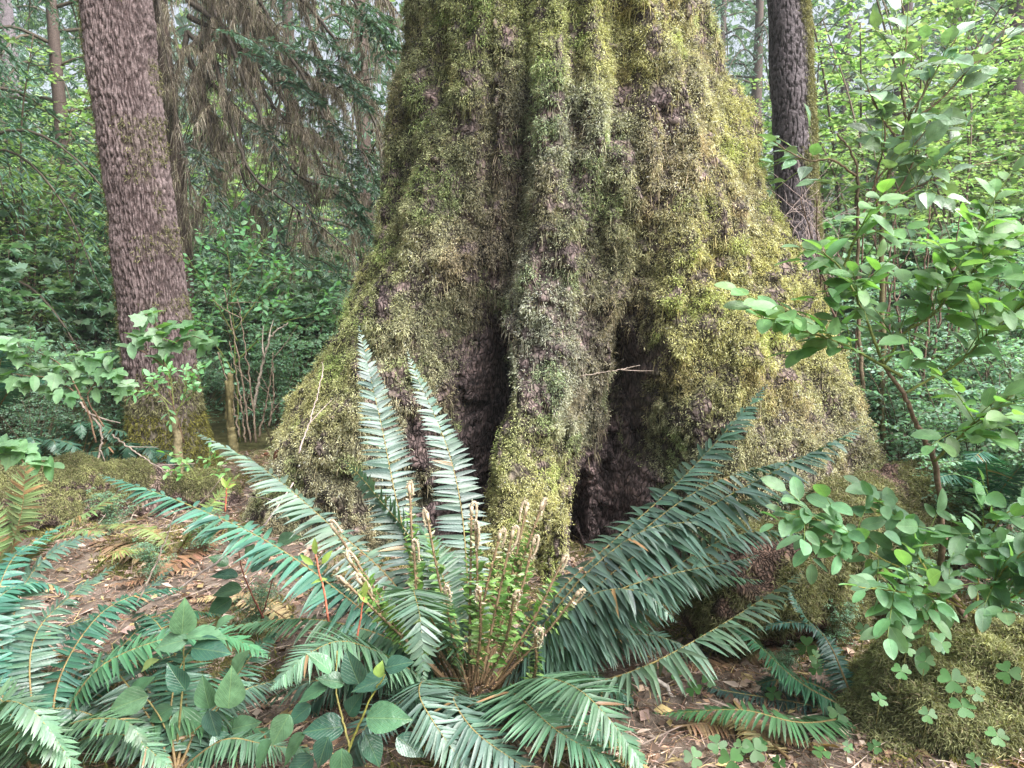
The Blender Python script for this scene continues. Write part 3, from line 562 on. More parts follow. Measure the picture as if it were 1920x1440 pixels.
# fern clump at lower left
b2 = gpx(95, 1420)
f2 = thing('sword_fern', 'sword fern with long yellow stalks in the lower left corner', 'fern', tuple(b2)); y2 = b2[1]
for pts, wd, n, c, ro, dr in [
 ([(95, 1420, y2), (135, 1320, y2 + .05), (200, 1240, y2 + .1), (300, 1206, y2 + .15), (410, 1202, y2 + .2), (510, 1225, y2 + .24)], .14, 40, (.06, .15, .08), 0, .1),
 ([(180, 1445, y2 - .05), (250, 1385, y2), (330, 1342, y2 + .03), (420, 1342, y2 + .06), (512, 1385, y2 + .08)], .12, 38, (.065, .14, .07), 0, .15),
 ([(60, 1450, y2 - .1), (20, 1340, y2 - .1), (-30, 1290, y2 - .1), (-110, 1280, y2 - .1)], .13, 36, MID, 0, .2),
 ([(90, 1440, y2), (60, 1300, y2 + .1), (70, 1190, y2 + .2), (130, 1120, y2 + .3), (215, 1060, y2 + .4)], .10, 44, TEAL, 0, .2),
 ([(80, 1440, y2), (20, 1250, y2 + .15), (40, 1110, y2 + .3), (110, 1030, y2 + .4), (205, 998, y2 + .5)], .10, 44, TEAL, .2, .25),
 ([(100, 1430, y2), (110, 1280, y2 + .1), (180, 1160, y2 + .25), (280, 1110, y2 + .4), (370, 1085, y2 + .5)], .095, 44, (.04, .11, .07), 0, .3),
 ([(100, 1430, y2), (160, 1300, y2 + .2), (250, 1190, y2 + .35), (330, 1150, y2 + .45), (420, 1150, y2 + .5)], .09, 40, (.035, .1, .06), 0, .3),
 ([(95, 1440, y2), (110, 1370, y2 - .1), (160, 1340, y2 - .16), (230, 1350, y2 - .2), (300, 1420, y2 - .24)], .11, 34, MID, 0, .2),
 ([(60, 1450, y2), (30, 1400, y2 - .15), (40, 1360, y2 - .25), (100, 1370, y2 - .3), (170, 1450, y2 - .32)], .11, 36, PALEG, 0, .2),
 ([(20, 1450, y2), (-10, 1380, y2 - .18), (0, 1320, y2 - .26), (60, 1330, y2 - .32), (130, 1420, y2 - .36)], .11, 36, PALEG, 0, .2),
 ([(90, 1430, y2), (40, 1300, y2 + .1), (-20, 1230, y2 + .15), (-90, 1210, y2 + .2)], .11, 38, TEAL, 0, .3),
 ([(70, 1440, y2), (0, 1180, y2 + .2), (20, 1060, y2 + .35), (70, 1010, y2 + .5), (130, 975, y2 + .6)], .09, 44, (.04, .12, .085), 0, .3),
 ([(80, 1440, y2), (30, 1280, y2 + .15), (100, 1180, y2 + .3), (220, 1120, y2 + .4), (330, 1060, y2 + .55)], .09, 46, TEAL, 0, .3),
 ([(90, 1440, y2), (100, 1330, y2 + .1), (200, 1250, y2 + .2), (290, 1230, y2 + .3), (390, 1250, y2 + .35)], .1, 40, (.035, .1, .06), .1, .3),
 ([(60, 1440, y2), (-20, 1230, y2 + .1), (-10, 1130, y2 + .2), (60, 1100, y2 + .3), (150, 1110, y2 + .35)], .09, 40, (.04, .11, .08), 0, .3),
 ([(110, 1450, y2 - .05), (150, 1390, y2 - .1), (240, 1380, y2 - .16), (320, 1440, y2 - .2)], .12, 34, MID, 0, .2),
 ([(130, 1430, y2), (190, 1370, y2 + .1), (270, 1290, y2 + .15), (350, 1280, y2 + .2), (430, 1310, y2 + .22)], .11, 36, TEAL, 0, .3)]:
    frond(f2, pts, wd, n, c, ro, dr)
for k, (pts, lab) in enumerate([([(150, 1010), (220, 1040), (300, 1060), (390, 1090)], 'dead tan frond flat on the litter below the mossy log'), ([(420, 1000), (360, 1050), (270, 1090), (190, 1120)], 'dead brown frond under the long left frond'), ([(560, 1190), (500, 1150), (430, 1130), (350, 1140)], 'dead frond lying between salal sprig and fern'), ([(1500, 1230), (1420, 1240), (1330, 1260), (1250, 1250)], 'dead brown frond under the right hand fern'),
    ([(1260, 1380), (1330, 1370), (1420, 1385), (1520, 1420)], 'yellowed dead frond at the bottom right of the big fern'), ([(1480, 1440), (1430, 1400), (1370, 1370), (1290, 1360)], 'shrivelled dead frond by the pale stick'), ([(30, 1290), (70, 1260), (120, 1240), (170, 1250)], 'red brown dead frond inside the lower left fern'), ([(300, 960), (250, 985), (200, 1010), (130, 1020)], 'dead frond curled against the mossy log')]):
    g_ = gpx(*pts[0]); t_ = thing('dead_fern_frond', lab, 'dead frond', tuple(g_)); Q3 = []
    for (a, b) in pts:
        h_ = gpx(a, b, .03); u_, v_ = project(h_); Q3.append((u_, v_, h_[1]))
    frond(t_, Q3, rng.uniform(.06, .09), 26, [(.30, .20, .12), (.22, .13, .08), (.34, .26, .14)][k % 3], rng.normal(0, .2), .1, rcol=(.2, .12, .07))
b6 = gpx(330, 1445); f6 = thing('sword_fern', 'fern with flat spreading fronds at the bottom edge, left of the glossy salal', 'fern', tuple(b6)); y6 = b6[1]
for pts, wd, c in [([(330, 1450, y6), (380, 1360, y6 + .1), (470, 1290, y6 + .2), (560, 1260, y6 + .3)], .11, TEAL), ([(330, 1450, y6), (320, 1330, y6 + .1), (350, 1230, y6 + .25), (430, 1160, y6 + .4)], .11, (.06, .13, .085)), ([(330, 1450, y6), (270, 1330, y6 + .1), (200, 1250, y6 + .22), (110, 1210, y6 + .35)], .11, TEAL), ([(330, 1450, y6), (420, 1390, y6), (500, 1380, y6), (580, 1430, y6)], .1, MID), ([(330, 1450, y6), (230, 1370, y6 + .05), (130, 1330, y6 + .1), (30, 1340, y6 + .12)], .1, TEAL), ([(330, 1450, y6), (350, 1300, y6 + .2), (300, 1180, y6 + .4), (230, 1130, y6 + .5)], .1, (.05, .115, .08)), ([(330, 1450, y6), (400, 1320, y6 + .2), (460, 1220, y6 + .35), (540, 1180, y6 + .45)], .1, (.055, .12, .08))]:
    frond(f6, pts, wd, 40, c, rng.normal(0, .2), .3)
# dying fern, far left
b3 = gpx(20, 1075); f3 = thing('sword_fern', 'half dead fern with browned tips beside the mossy log at the left edge', 'fern', tuple(b3)); y3 = b3[1]
for pts, wd, tb in [([(15, 1080, y3), (25, 1010, y3), (45, 940, y3 + .05), (58, 865, y3 + .1)], .16, .45), ([(10, 1080, y3), (-10, 1000, y3), (-30, 930, y3)], .14, .3), ([(20, 1080, y3), (90, 1000, y3), (170, 960, y3), (232, 922, y3 + .1)], .12, .15), ([(20, 1080, y3), (60, 1030, y3 - .1), (120, 1000, y3 - .2), (200, 1010, y3 - .3)], .1, .2)]:
    frond(f3, pts, wd, 34, (.14, .20, .08), 0, .15, tipbrown=tb, rcol=(.2, .12, .06))
# pale small fern by the log
b4 = gpx(330, 1040); f4 = thing('sword_fern', 'pale yellowing fern lying over the leaf litter beside the log', 'fern', tuple(b4)); y4 = b4[1]
for pts, wd in [([(330, 1040, y4), (370, 980, y4), (410, 930, y4 + .1), (452, 886, y4 + .15)], .10), ([(320, 1045, y4), (260, 1030, y4 - .1), (210, 1040, y4 - .2), (165, 1080, y4 - .25)], .09), ([(330, 1045, y4), (290, 1000, y4), (240, 985, y4 + .05), (160, 990, y4)], .08)]:
    frond(f4, pts, wd, 32, (.20, .25, .09), 0, .15, tipbrown=.12)
# right hand fern below the roots
b5 = gpx(1610, 1335); f5 = thing('sword_fern', 'dark green fern rooted between the rotten log and the mossy hummock', 'fern', tuple(b5)); y5 = b5[1]
for pts, wd, n, c in [
 ([(1630, 1350, y5), (1520, 1283, y5 + .02), (1437, 1238, y5 + .06), (1355, 1203, y5 + .1)], .10, 44, (.035, .11, .06)),
 ([(1612, 1330, y5), (1568, 1265, y5 + .1), (1546, 1206, y5 + .18), (1515, 1147, y5 + .22), (1475, 1105, y5 + .25)], .06, 46, (.05, .13, .1)),
 ([(1610, 1330, y5), (1560, 1230, y5 + .12), (1509, 1171, y5 + .18), (1457, 1163, y5 + .2), (1395, 1190, y5 + .2)], .055, 42, (.05, .13, .1)),
 ([(1615, 1340, y5), (1500, 1355, y5 - .2), (1380, 1335, y5 - .15), (1222, 1328, y5 - .1)], .09, 40, (.06, .14, .06)),
 ([(1610, 1345, y5), (1500, 1320, y5 + .04), (1400, 1300, y5 + .08), (1270, 1280, y5 + .1)], .06, 40, (.03, .065, .055)),
 ([(1600, 1350, y5), (1480, 1380, y5 - .1), (1360, 1395, y5 - .15), (1240, 1420, y5 - .2)], .08, 40, (.03, .08, .05)),
 ([(1610, 1340, y5), (1540, 1290, y5 + .1), (1450, 1270, y5 + .16), (1340, 1300, y5 + .2)], .08, 40, (.04, .1, .07)),
 ([(1600, 1350, y5), (1520, 1400, y5 - .15), (1430, 1420, y5 - .22), (1320, 1440, y5 - .26)], .085, 40, (.04, .1, .06)),
 ([(1615, 1345, y5), (1660, 1380, y5 - .15), (1680, 1430, y5 - .2)], .06, 26, (.04, .1, .06)),
 ([(1625, 1335, y5), (1640, 1260, y5 + .1), (1690, 1190, y5 + .2), (1730, 1150, y5 + .3)], .06, 34, (.035, .1, .07)),
 ([(1610, 1345, y5), (1590, 1390, y5 - .12), (1590, 1450, y5 - .2)], .06, 26, (.035, .1, .06))]:
    frond(f5, pts, wd, n, c, 0, .25)
# ferns behind
for k, (px, py, Yp, lab, sp_) in enumerate([(1625, 830, 4.6, 'dark fern hanging in the shade just right of the giant spruce', [(-40, -120), (10, -160), (50, -110)]), (1860, 960, 3.3, 'blue green fern under the bright bush at the right edge', [(-60, -60), (-20, -110), (60, -90)]), (-10, 780, 4.6, 'fern frond clump half out of view at the left edge, above the dying fern', [(15, -120), (60, -70), (-40, -60)])]):
    g_ = at(px, py, Yp); ff = thing('sword_fern', lab, 'fern', tuple(g_))
    for (dx, dy) in sp_: frond(ff, [(px, py, Yp), (px + dx * .4, py + dy * .6, Yp - .05), (px + dx, py + dy, Yp - .12), (px + dx * 1.8, py + dy * .9, Yp - .2)], .11, 34, (.035, .10, .07), 0, .3)

# ------------------------------------------------------------------ broad leaved plants
def leafdir(ang, tilt=.25): 
    a = math.radians(ang); return nrm(RT * math.cos(a) + UPV * math.sin(a) - FW * tilt)
def put_leaf(parent, tm, px, py, Y, ln, ang, col, m, face=.6, ws=1.0, tilt=.2, name='leaf'):
    ln = ln * (.84 if m is M_SALAL else 1); D = leafdir(ang, tilt); c = at(px, py, Y); N = nrm(UP * face - FW * (1 - face) + rng.normal(0, .22, 3))
    mb = MB(); place(mb, tm, c - D * ln * .5, D, N, ln, jit(col, 1, .15, .06), ws); return mb.build(name, m, parent)
def stem(parent, pts, r0, r1, col, name='stem', n=24, k=6):
    mb = MB(); P = curve([at(*p) for p in pts], n); P[1:-1] += rng.normal(0, r0 * .25, (n - 2, 3)); tube(mb, P, np.linspace(r0, r1, n), k, np.asarray(col, float), .2); mb.build(name, M_TWIG, parent); return P
def leafy(mb, P, size, gap, tm, col, start=.15, up=.75, droop=.1, ws=1.0, camface=.25, end=True):
    """alternate leaves along a twig P"""
    T = tang(P); s = np.concatenate([[0], np.cumsum(np.linalg.norm(np.diff(P, axis=0), axis=1))]); Ls = s[-1]; n = max(2, int(Ls * (1 - start) / gap))
    q = Ls * (start + (1 - start) * (np.arange(n) + rng.uniform(-.3, .3, n)) / max(n - 1, 1)); q = np.clip(q, 0, Ls)
    p = np.stack([np.interp(q, s, P[:, k]) for k in range(3)], -1); t = nrm(np.stack([np.interp(q, s, T[:, k]) for k in range(3)], -1))
    sd = nrm(np.cross(t, UP + A(0, -.3, 0))) * np.where(np.arange(n) % 2, 1, -1)[:, None]
    D = nrm(t * .65 + sd * .8 + DOWN * droop + rng.normal(0, .25, (n, 3)))
    if end: D[-1] = nrm(t[-1] + rng.normal(0, .2, 3))
    N = nrm(UP * up - FW * camface + rng.normal(0, .3, (n, 3)))
    place(mb, tm, p + D * size * .08, D, N, size * rng.uniform(.65, 1.15, n), jit(col, n, .22, .1), ws)

SAL, SALD, SALL = (.055, .125, .065), (.030, .08, .055), (.08, .16, .085)
# salal in the foreground: every big leaf a part
sb = gpx(650, 1438); YS = sb[1] - .12
s1 = thing('salal', 'dark glossy broad leaved plant with yellow stems at the bottom centre', 'shrub', tuple(sb))
stem(s1, [(640, 1445, YS), (665, 1380, YS), (690, 1320, YS), (722, 1265, YS)], .0045, .002, (.22, .22, .05))
stem(s1, [(655, 1400, YS), (640, 1340, YS + .05), (630, 1290, YS + .1), (632, 1220, YS + .12)], .004, .002, (.18, .16, .05))
for px, py, ln, an, c in [(606, 1366, .15, 180, SALD), (728, 1346, .16, 5, SAL), (604, 1412, .11, 250, SALD), (548, 1405, .13, 230, SALL), (660, 1252, .13, 110, SALD), (692, 1282, .13, 190, SALD), (585, 1300, .11, 200, SAL), (525, 1370, .12, 240, SALL), (600, 1240, .11, 130, SALL), (748, 1245, .10, 20, SALD),
                          (640, 1438, .12, 270, SAL), (700, 1408, .12, 300, SALD), (560, 1340, .10, 215, SALD), (490, 1420, .13, 240, SALL), (770, 1400, .12, 330, SALD), (665, 1320, .1, 60, SALD), (620, 1275, .1, 160, SAL), (560, 1440, .12, 215, SALD), (712, 1255, .06, 75, (.2, .3, .08))]:
    put_leaf(s1, LF_SALAL, px, py, YS + rng.uniform(-.05, .06), ln, an, c, M_SALAL, .55)
sb = gpx(470, 1180); YS = sb[1] - .15
s2 = thing('salal', 'dark leaved salal sprig on red stems beneath the long left frond', 'shrub', tuple(sb))
stem(s2, [(495, 1160, YS), (470, 1110, YS), (452, 1060, YS), (445, 1000, YS)], .004, .002, (.20, .07, .05)); stem(s2, [(490, 1160, YS), (505, 1110, YS), (515, 1070, YS)], .003, .002, (.16, .06, .05))
for px, py, ln, an, c in [(420, 1078, .13, 170, SALD), (425, 1108, .14, 185, SAL), (410, 1138, .14, 210, SAL), (410, 1050, .1, 150, SAL), (485, 1060, .1, 30, SALD), (500, 1045, .12, 60, SALL), (435, 1000, .12, 90, SALL), (470, 1030, .09, 100, SALL), (540, 1010, .12, 20, SALL), (555, 960, .1, 60, SALL)]:
    put_leaf(s2, LF_SALAL, px, py, YS + rng.uniform(-.04, .04), ln, an, c, M_SALAL, .6)
sb = gpx(300, 1400); YS = sb[1] - .1
s3 = thing('salal', 'mid green salal with pale leaves among the lower left ferns', 'shrub', tuple(sb))
stem(s3, [(330, 1420, YS), (340, 1310, YS), (345, 1230, YS + .05), (340, 1160, YS + .1)], .004, .002, (.18, .16, .06)); stem(s3, [(330, 1400, YS), (290, 1330, YS), (255, 1290, YS)], .003, .002, (.18, .15, .06)); stem(s3, [(340, 1390, YS), (400, 1340, YS), (430, 1290, YS)], .003, .002, (.18, .15, .06))
for px, py, ln, an, c in [(344, 1158, .14, 80, SALL), (385, 1190, .17, 8, SALL), (320, 1206, .12, 190, SAL), (395, 1218, .15, 0, SALD), (262, 1290, .14, 50, SALL), (238, 1318, .15, 195, SALL), (432, 1292, .16, 80, SALL), (385, 1300, .13, 100, SALL), (352, 1372, .18, 290, SALL), (280, 1245, .08, 40, (.16, .2, .07)), (420, 1400, .12, 320, SALD), (300, 1340, .1, 210, SAL), (460, 1360, .12, 20, SAL), (450, 1240, .11, 60, SALL), (330, 1270, .12, 120, SALD), (400, 1360, .11, 290, SALD), (470, 1420, .13, 250, SAL), (370, 1430, .12, 200, SALD), (250, 1390, .11, 230, SAL), (420, 1165, .09, 40, SALL)]:
    put_leaf(s3, LF_SALAL, px, py, YS + rng.uniform(-.05, .05), ln, an, c, M_SALAL, .5)
# red stemmed shoots
for k, (pts, lv, lab) in enumerate([([(616, 1165), (608, 1110), (598, 1070), (592, 1040)], [(590, 1025, 95), (612, 1045, 55), (575, 1050, 140), (598, 1088, 185)], 'taller red stemmed shoot with fresh narrow leaves, left of the fiddleheads'), ([(668, 1205), (676, 1160), (682, 1120)], [(684, 1105, 80), (680, 1118, 120)], 'shorter red stemmed shoot just right of its taller neighbour'), ([(422, 960), (424, 930), (425, 915)], [(427, 905, 70), (420, 905, 115), (432, 912, 40)], 'tiny red stemmed shoot in front of the left root foot')]):
    Yk = 2.45 if k < 2 else 3.3; t_ = thing('seedling', lab, 'seedling', tuple(at(*pts[0], Yk))); stem(t_, [(a, b, Yk) for a, b in pts], .004, .0025, (.42, .13, .08), n=12)
    for (a, b, an) in lv: put_leaf(t_, LF_LANCE, a, b, Yk, .055, an, (.24, .34, .08), M_LEAF, .3)

# right foreground huckleberry
YB = 2.55; HB = (.125, .235, .10); HBL = (.15, .32, .12)
hb = thing('huckleberry_bush', 'tall bright green oval leaved bush with forked stem, right foreground', 'shrub', tuple(gpx(1815, 1215)))
stem(hb, [(1825, 1230, YB), (1805, 1150, YB), (1770, 1080, YB + .02), (1765, 980, YB + .03), (1752, 865, YB + .03), (1720, 800, YB + .02), (1694, 739, YB), (1658, 687, YB)], .014, .006, (.13, .085, .06), n=50, k=8)
hleaf = MB()
def hbranch(root, pts, r0, r1, size, gap, col, mbl, twigs=0, tl=.14, colr=(.15, .17, .05), tm=LF_OVAL):
    P = stem(root, pts, r0, r1, colr, 'branch', 30)
    leafy(mbl, P, size, gap, tm, col, .35)
    for _ in range(twigs):
        i = rng.integers(6, 28); t = tang(P)[i]; d = nrm(t * .5 + rng.normal(0, .6, 3) + UP * .25 + A(-.1, -.15, 0)); L = tl * rng.uniform(.6, 1.3)
        Q_ = curve([P[i], P[i] + d * L * .5 + A(0, 0, .01), P[i] + d * L], 10); tube(mbl, Q_, np.linspace(r1, r1 * .6, 10), 5, A(.17, .22, .06)); leafy(mbl, Q_, size, gap * .55, tm, col, .2)
for pts, tw in [([(1658, 687, YB), (1700, 620, YB), (1800, 528, YB - .03), (1930, 430, YB - .05)], 9), ([(1658, 687, YB), (1625, 600, YB), (1580, 510, YB - .02), (1540, 470, YB - .04)], 7), ([(1690, 705, YB), (1600, 655, YB - .03), (1545, 632, YB - .05), (1470, 610, YB - .1)], 6),
                ([(1694, 739, YB), (1790, 685, YB - .03), (1860, 620, YB - .05), (1935, 560, YB - .1)], 6), ([(1580, 510, YB), (1600, 455, YB), (1615, 430, YB)], 3), ([(1800, 528, YB), (1820, 470, YB), (1840, 420, YB)], 4), ([(1700, 620, YB), (1750, 590, YB - .06), (1775, 560, YB - .1)], 3), ([(1752, 865, YB), (1820, 800, YB - .1), (1900, 740, YB - .15)], 5)]:
    hbranch(hb, pts, .0055, .0022, .088, .040, HB, hleaf, int(tw * 1.8), .19)
hleaf.build('foliage', M_LEAF, hb)
hb2 = thing('huckleberry_bush', 'low bright bush with pale mint leaves arching left over the right root', 'shrub', tuple(gpx(1830, 1250)))
hl2 = MB()
stem(hb2, [(1840, 1260, YB - .1), (1835, 1200, YB - .1), (1825, 1150, YB - .15)], .008, .005, (.15, .12, .05))
for pts, tw in [([(1825, 1150, YB - .15), (1740, 1090, YB - .15), (1640, 1040, YB - .12), (1560, 985, YB - .1), (1470, 960, YB - .1)], 10), ([(1825, 1150, YB - .15), (1760, 1120, YB - .2), (1690, 1110, YB - .25), (1610, 1100, YB - .3)], 7), ([(1830, 1170, YB - .15), (1860, 1100, YB - .2), (1900, 1050, YB - .25), (1960, 1010, YB - .3)], 8), ([(1760, 1105, YB - .15), (1720, 1040, YB - .12), (1700, 985, YB - .1), (1640, 960, YB - .05)], 6), ([(1835, 1160, YB - .15), (1880, 1130, YB - .25), (1950, 1090, YB - .35)], 5), ([(1830, 1140, YB - .1), (1840, 1040, YB - .1), (1870, 980, YB - .15), (1930, 930, YB - .2)], 8)]:
    hbranch(hb2, pts, .0038, .0018, .080, .036, (.125, .24, .13), hl2, int(tw * 1.6), .15, (.24, .22, .06))
hl2.build('foliage', M_LEAF, hb2)

# leathery bush upper right
YC = 4.3; lb = thing('evergreen_bush', 'tall leathery leaved bush whose leaves shine silvery, in front of slim dark trunk', 'shrub', tuple(gpt(1655, YC)))
lm = MB(); SLV = (.17, .27, .17)
stem(lb, [(1655, 850, YC), (1652, 600, YC), (1655, 400, YC), (1665, 330, YC), (1700, 230, YC), (1750, 140, YC)], .017, .006, (.11, .095, .045), n=40)
stem(lb, [(1625, 850, YC - .1), (1610, 600, YC), (1608, 430, YC), (1605, 310, YC), (1570, 250, YC)], .012, .005, (.11, .08, .05), n=40)
for pts, tw in [([(1665, 330, YC), (1690, 270, YC), (1740, 160, YC), (1800, 60, YC)], 7), ([(1605, 330, YC), (1560, 300, YC), (1510, 300, YC), (1450, 265, YC)], 6), ([(1655, 380, YC), (1720, 350, YC), (1790, 320, YC), (1870, 300, YC)], 6), ([(1700, 230, YC), (1760, 190, YC), (1850, 100, YC), (1930, 60, YC)], 7), ([(1700, 230, YC), (1690, 150, YC), (1700, 60, YC), (1690, 0, YC)], 5), ([(1655, 420, YC), (1640, 350, YC), (1660, 250, YC), (1630, 170, YC)], 7), ([(1610, 420, YC), (1650, 330, YC), (1690, 300, YC), (1740, 240, YC)], 6), ([(1690, 270, YC), (1650, 215, YC), (1620, 150, YC)], 4), ([(1655, 400, YC), (1700, 330, YC), (1720, 280, YC)], 5)]:
    hbranch(lb, pts, .007, .003, .13, .10, SLV, lm, tw, .24, (.13, .09, .05), LF_SALAL)
lm.build('foliage', M_SALAL, lb)

# ------------------------------------------------------------------ bushes and saplings behind (prototypes, copied)
def shrub(name, label, h, spread, nst, ntw, nlf, lsz, tm, col, stemcol=(.10, .075, .05), rstem=.012, flat=.75, low=.25, m=None, twl=.5, cat='shrub', group=None):
    root = thing(name, label, cat, (0, 0, 0), group); fol = MB()
    for s in range(nst):
        a = rng.uniform(0, 6.28); lean = spread * rng.uniform(.2, .8); hh = h * rng.uniform(.65, 1.05); o = A(math.cos(a), math.sin(a), 0)
        P = curve([o * .05, o * lean * .25 + UP * hh * .4 + rng.normal(0, .05, 3), o * lean * .6 + UP * hh * .75 + rng.normal(0, .06, 3), o * lean + UP * hh], 20)
        ms = MB(); tube(ms, P, np.linspace(rstem, rstem * .3, 20), 5, A(*stemcol), .2); ms.build('stem', M_TWIG, root, local=True)
        for t in range(ntw):
            u = rng.uniform(low, 1); i = int(u * 19); b = rng.uniform(0, 6.28); L = spread * twl * rng.uniform(.4, 1.1) * (1.15 - .5 * u)
            d = A(math.cos(b), math.sin(b), rng.uniform(-.05, .45)); Q_ = curve([P[i], P[i] + d * L * .5 + UP * .03, P[i] + d * L + DOWN * L * rng.uniform(0, .25)], 8)
            tube(fol, Q_, np.linspace(rstem * .3, .002, 8), 3, A(*stemcol))
            n = nlf; q = rng.uniform(.1, 1, n); p = np.stack([np.interp(q, np.linspace(0, 1, 8), Q_[:, k]) for k in range(3)], -1)
            sd = nrm(np.cross(d, UP)) * rng.choice([-1, 1], n)[:, None]; D = nrm(nrm(d) * .5 + sd * .9 + rng.normal(0, .35, (n, 3)) + DOWN * .1)
            N = nrm(UP * flat + rng.normal(0, .35, (n, 3)))
            off = sd * rng.uniform(0, .5, (n, 1)) * L * .35
            place(fol, tm, p + off, D, N, lsz * rng.uniform(.6, 1.2, n), jit(col, n, .3, .12))
    fol.build('foliage', m or M_BUSH, root, local=True); return root
def conifer(name, label, H, nl, reach, col, trunk_r, low=.15, lich=0, droop=.5):
    root = thing(name, label, 'tree', (0, 0, 0)); z = np.linspace(-.2, H, 24)
    mt = MB(); tube(mt, np.stack([np.sin(z * .3) * .03, np.cos(z * .2) * .03, z], -1), np.linspace(trunk_r, .02, 24), 10, A(.09, .065, .055), .15); mt.build('trunk', M_TWIG, root, local=True)
    fol = MB(); lc = MB()
    for k in range(nl):
        u = low + (1 - low) * (k + rng.random()) / nl; a = rng.uniform(0, 6.28); L = reach * (1.05 - u * .85) * rng.uniform(.7, 1.15); o = A(math.cos(a), math.sin(a), 0)
        s0 = A(0, 0, H * u); P = curve([s0, s0 + o * L * .4 + UP * L * .06, s0 + o * L * .75 - UP * L * droop * .3, s0 + o * L - UP * L * droop], 14)
        tube(fol, P, np.linspace(.03, .006, 14), 4, A(.09, .07, .05))
        for i in range(2, 14):
            for sgn in (-1, 1):
                t = tang(P)[i]; sd = nrm(np.cross(t, UP)) * sgn; l2 = L * .34 * (1.1 - abs(i / 14 - .45)) * rng.uniform(.6, 1.2); d = nrm(t * .7 + sd * .8 + DOWN * rng.uniform(.15, .6))
                n = 30; q = rng.random((n, 1)); Pp = P[i] + d * l2 * q + DOWN * l2 * .25 * q * q; sg = rng.choice([-1, 1], (n, 1))
                dd = nrm(d * .7 + np.cross(d, nrm(UP + rng.normal(0, .2, 3))) * sg * .8 + rng.normal(0, .15, (n, 3)))
                place(fol, LF_QUAD, Pp, dd, nrm(UP + rng.normal(0, .3, (n, 3))), l2 * rng.uniform(.09, .22, n), jit(col, n, .35, .1), .38)
    fol.build('crown', M_NEEDLE, root, local=True); return root

YG = (.20, .30, .125); MG = (.15, .245, .155); DG = (.10, .17, .115); HEM = (.11, .175, .14)
maple = shrub('vine_maple', '-', 5.2, 2.2, 5, 26, 26, .085, LF_LOBED, YG, rstem=.025, low=.15, twl=.6, cat='sapling')
maple2 = shrub('vine_maple', '-', 4.2, 2.0, 6, 24, 26, .07, LF_QUAD, (.22, .32, .14), rstem=.02, low=.1, twl=.6, cat='sapling')
salmon = shrub('salmonberry_bush', '-', 2.0, 1.3, 9, 15, 20, .085, LF_LOBED, MG, rstem=.01, low=.2, twl=.45)
huck = shrub('huckleberry_shrub', '-', 1.7, 1.1, 10, 17, 28, .045, LF_OVAL, (.15, .26, .175), rstem=.009, low=.2, twl=.5)
dense = shrub('understorey_bush', '-', 2.6, 1.6, 10, 16, 22, .075, LF_QUAD, DG, rstem=.012, low=.1, twl=.5)
twig_ = None
hem1 = conifer('hemlock_tree', '-', 14, 60, 4.2, HEM, .22, .08)
hem2 = conifer('hemlock_tree', '-', 10, 46, 3.2, (.06, .12, .075), .16, .06, droop=.7)
used = set()
def put(proto, px, Y, sc, label, rz=None, dz=0, group=None):
    p = gpt(px, Y, dz); rz = rng.uniform(0, 6.28) if rz is None else rz
    if proto.name not in used:
        used.add(proto.name); proto.location = tuple(p); proto.rotation_euler = (0, 0, rz); proto.scale = (sc,) * 3; proto['label'] = label
        if group: proto['group'] = group
        return proto
    return dup(proto, tuple(p), rz, sc, label, group)
G1, G2, G3, G4 = 'yellow green maple saplings behind the trunks', 'leafy bushes in the understorey', 'conifers standing farther back', 'low bushes round the giant spruce'
for a in [
 (maple, 60, 13, 1.0, 'yellow green maple sapling far left, between the edge and the leaning purple trunk'), (maple, 500, 15, 1.1, 'yellow green maple sapling seen through the hanging lichen'), (maple, 1600, 12, 1.15, 'bright maple sapling filling the gap right of the slim dark trunk'), (maple, 1830, 11, 1.1, 'bright maple sapling behind the silvery leathery bush'), (maple, 1390, 12, .95, 'maple sapling in the gap between giant spruce and slim dark trunk'),
 (maple2, 170, 17, 1.2, 'smaller leaved yellow green sapling just left of the leaning trunk top'), (maple2, 1720, 15, 1.5, 'tall pale green sapling behind the silvery bush, farther back'), (maple2, 1900, 9.5, 1.1, 'bright small leaved sapling at the right edge'), (maple2, 1540, 16, 1.4, 'pale sapling directly behind the slim dark trunk'), (maple2, 620, 18, 1.2, 'pale sapling low behind the lichen draped hemlock'),
 (maple2, 330, 16, 1.0, 'yellow sapling directly behind the leaning purple trunk')]: put(*a, group=G1)
for a in [
 (salmon, 40, 7.5, 1.0, 'pointed leaf bush filling the left edge behind the log'), (salmon, 170, 8.5, 1.05, 'pointed leaf bush just left of the leaning trunk'), (salmon, 450, 8.5, .95, 'pointed leaf bush right of the leaning trunk'), (salmon, 560, 9.5, 1.0, 'pointed leaf bush in the shade left of the giant spruce'), (salmon, -60, 9.5, 1.25, 'tall pointed leaf bush cut off by the left edge'), (salmon, 330, 9.5, 1.05, 'pointed leaf bush directly behind the leaning trunk'), (salmon, 120, 11, 1.4, 'taller pointed leaf bush farther back on the left'),
 (dense, 90, 12, 1.1, 'dark small leaved thicket far back on the left'), (dense, 420, 11, 1.05, 'dark small leaved thicket behind the dead stems'), (dense, 640, 11.5, 1.05, 'dark thicket low beside the flank of the giant spruce'), (dense, 240, 13.5, 1.3, 'dark thicket glimpsed both sides of the leaning trunk'), (dense, 1500, 10, .9, 'dark thicket at the foot of the slim dark trunk'), (dense, 1700, 10, 1.0, 'dark thicket under the bright saplings on the right'), (dense, 1900, 12, 1.2, 'dark thicket far back at the right edge')]: put(*a, group=G2)
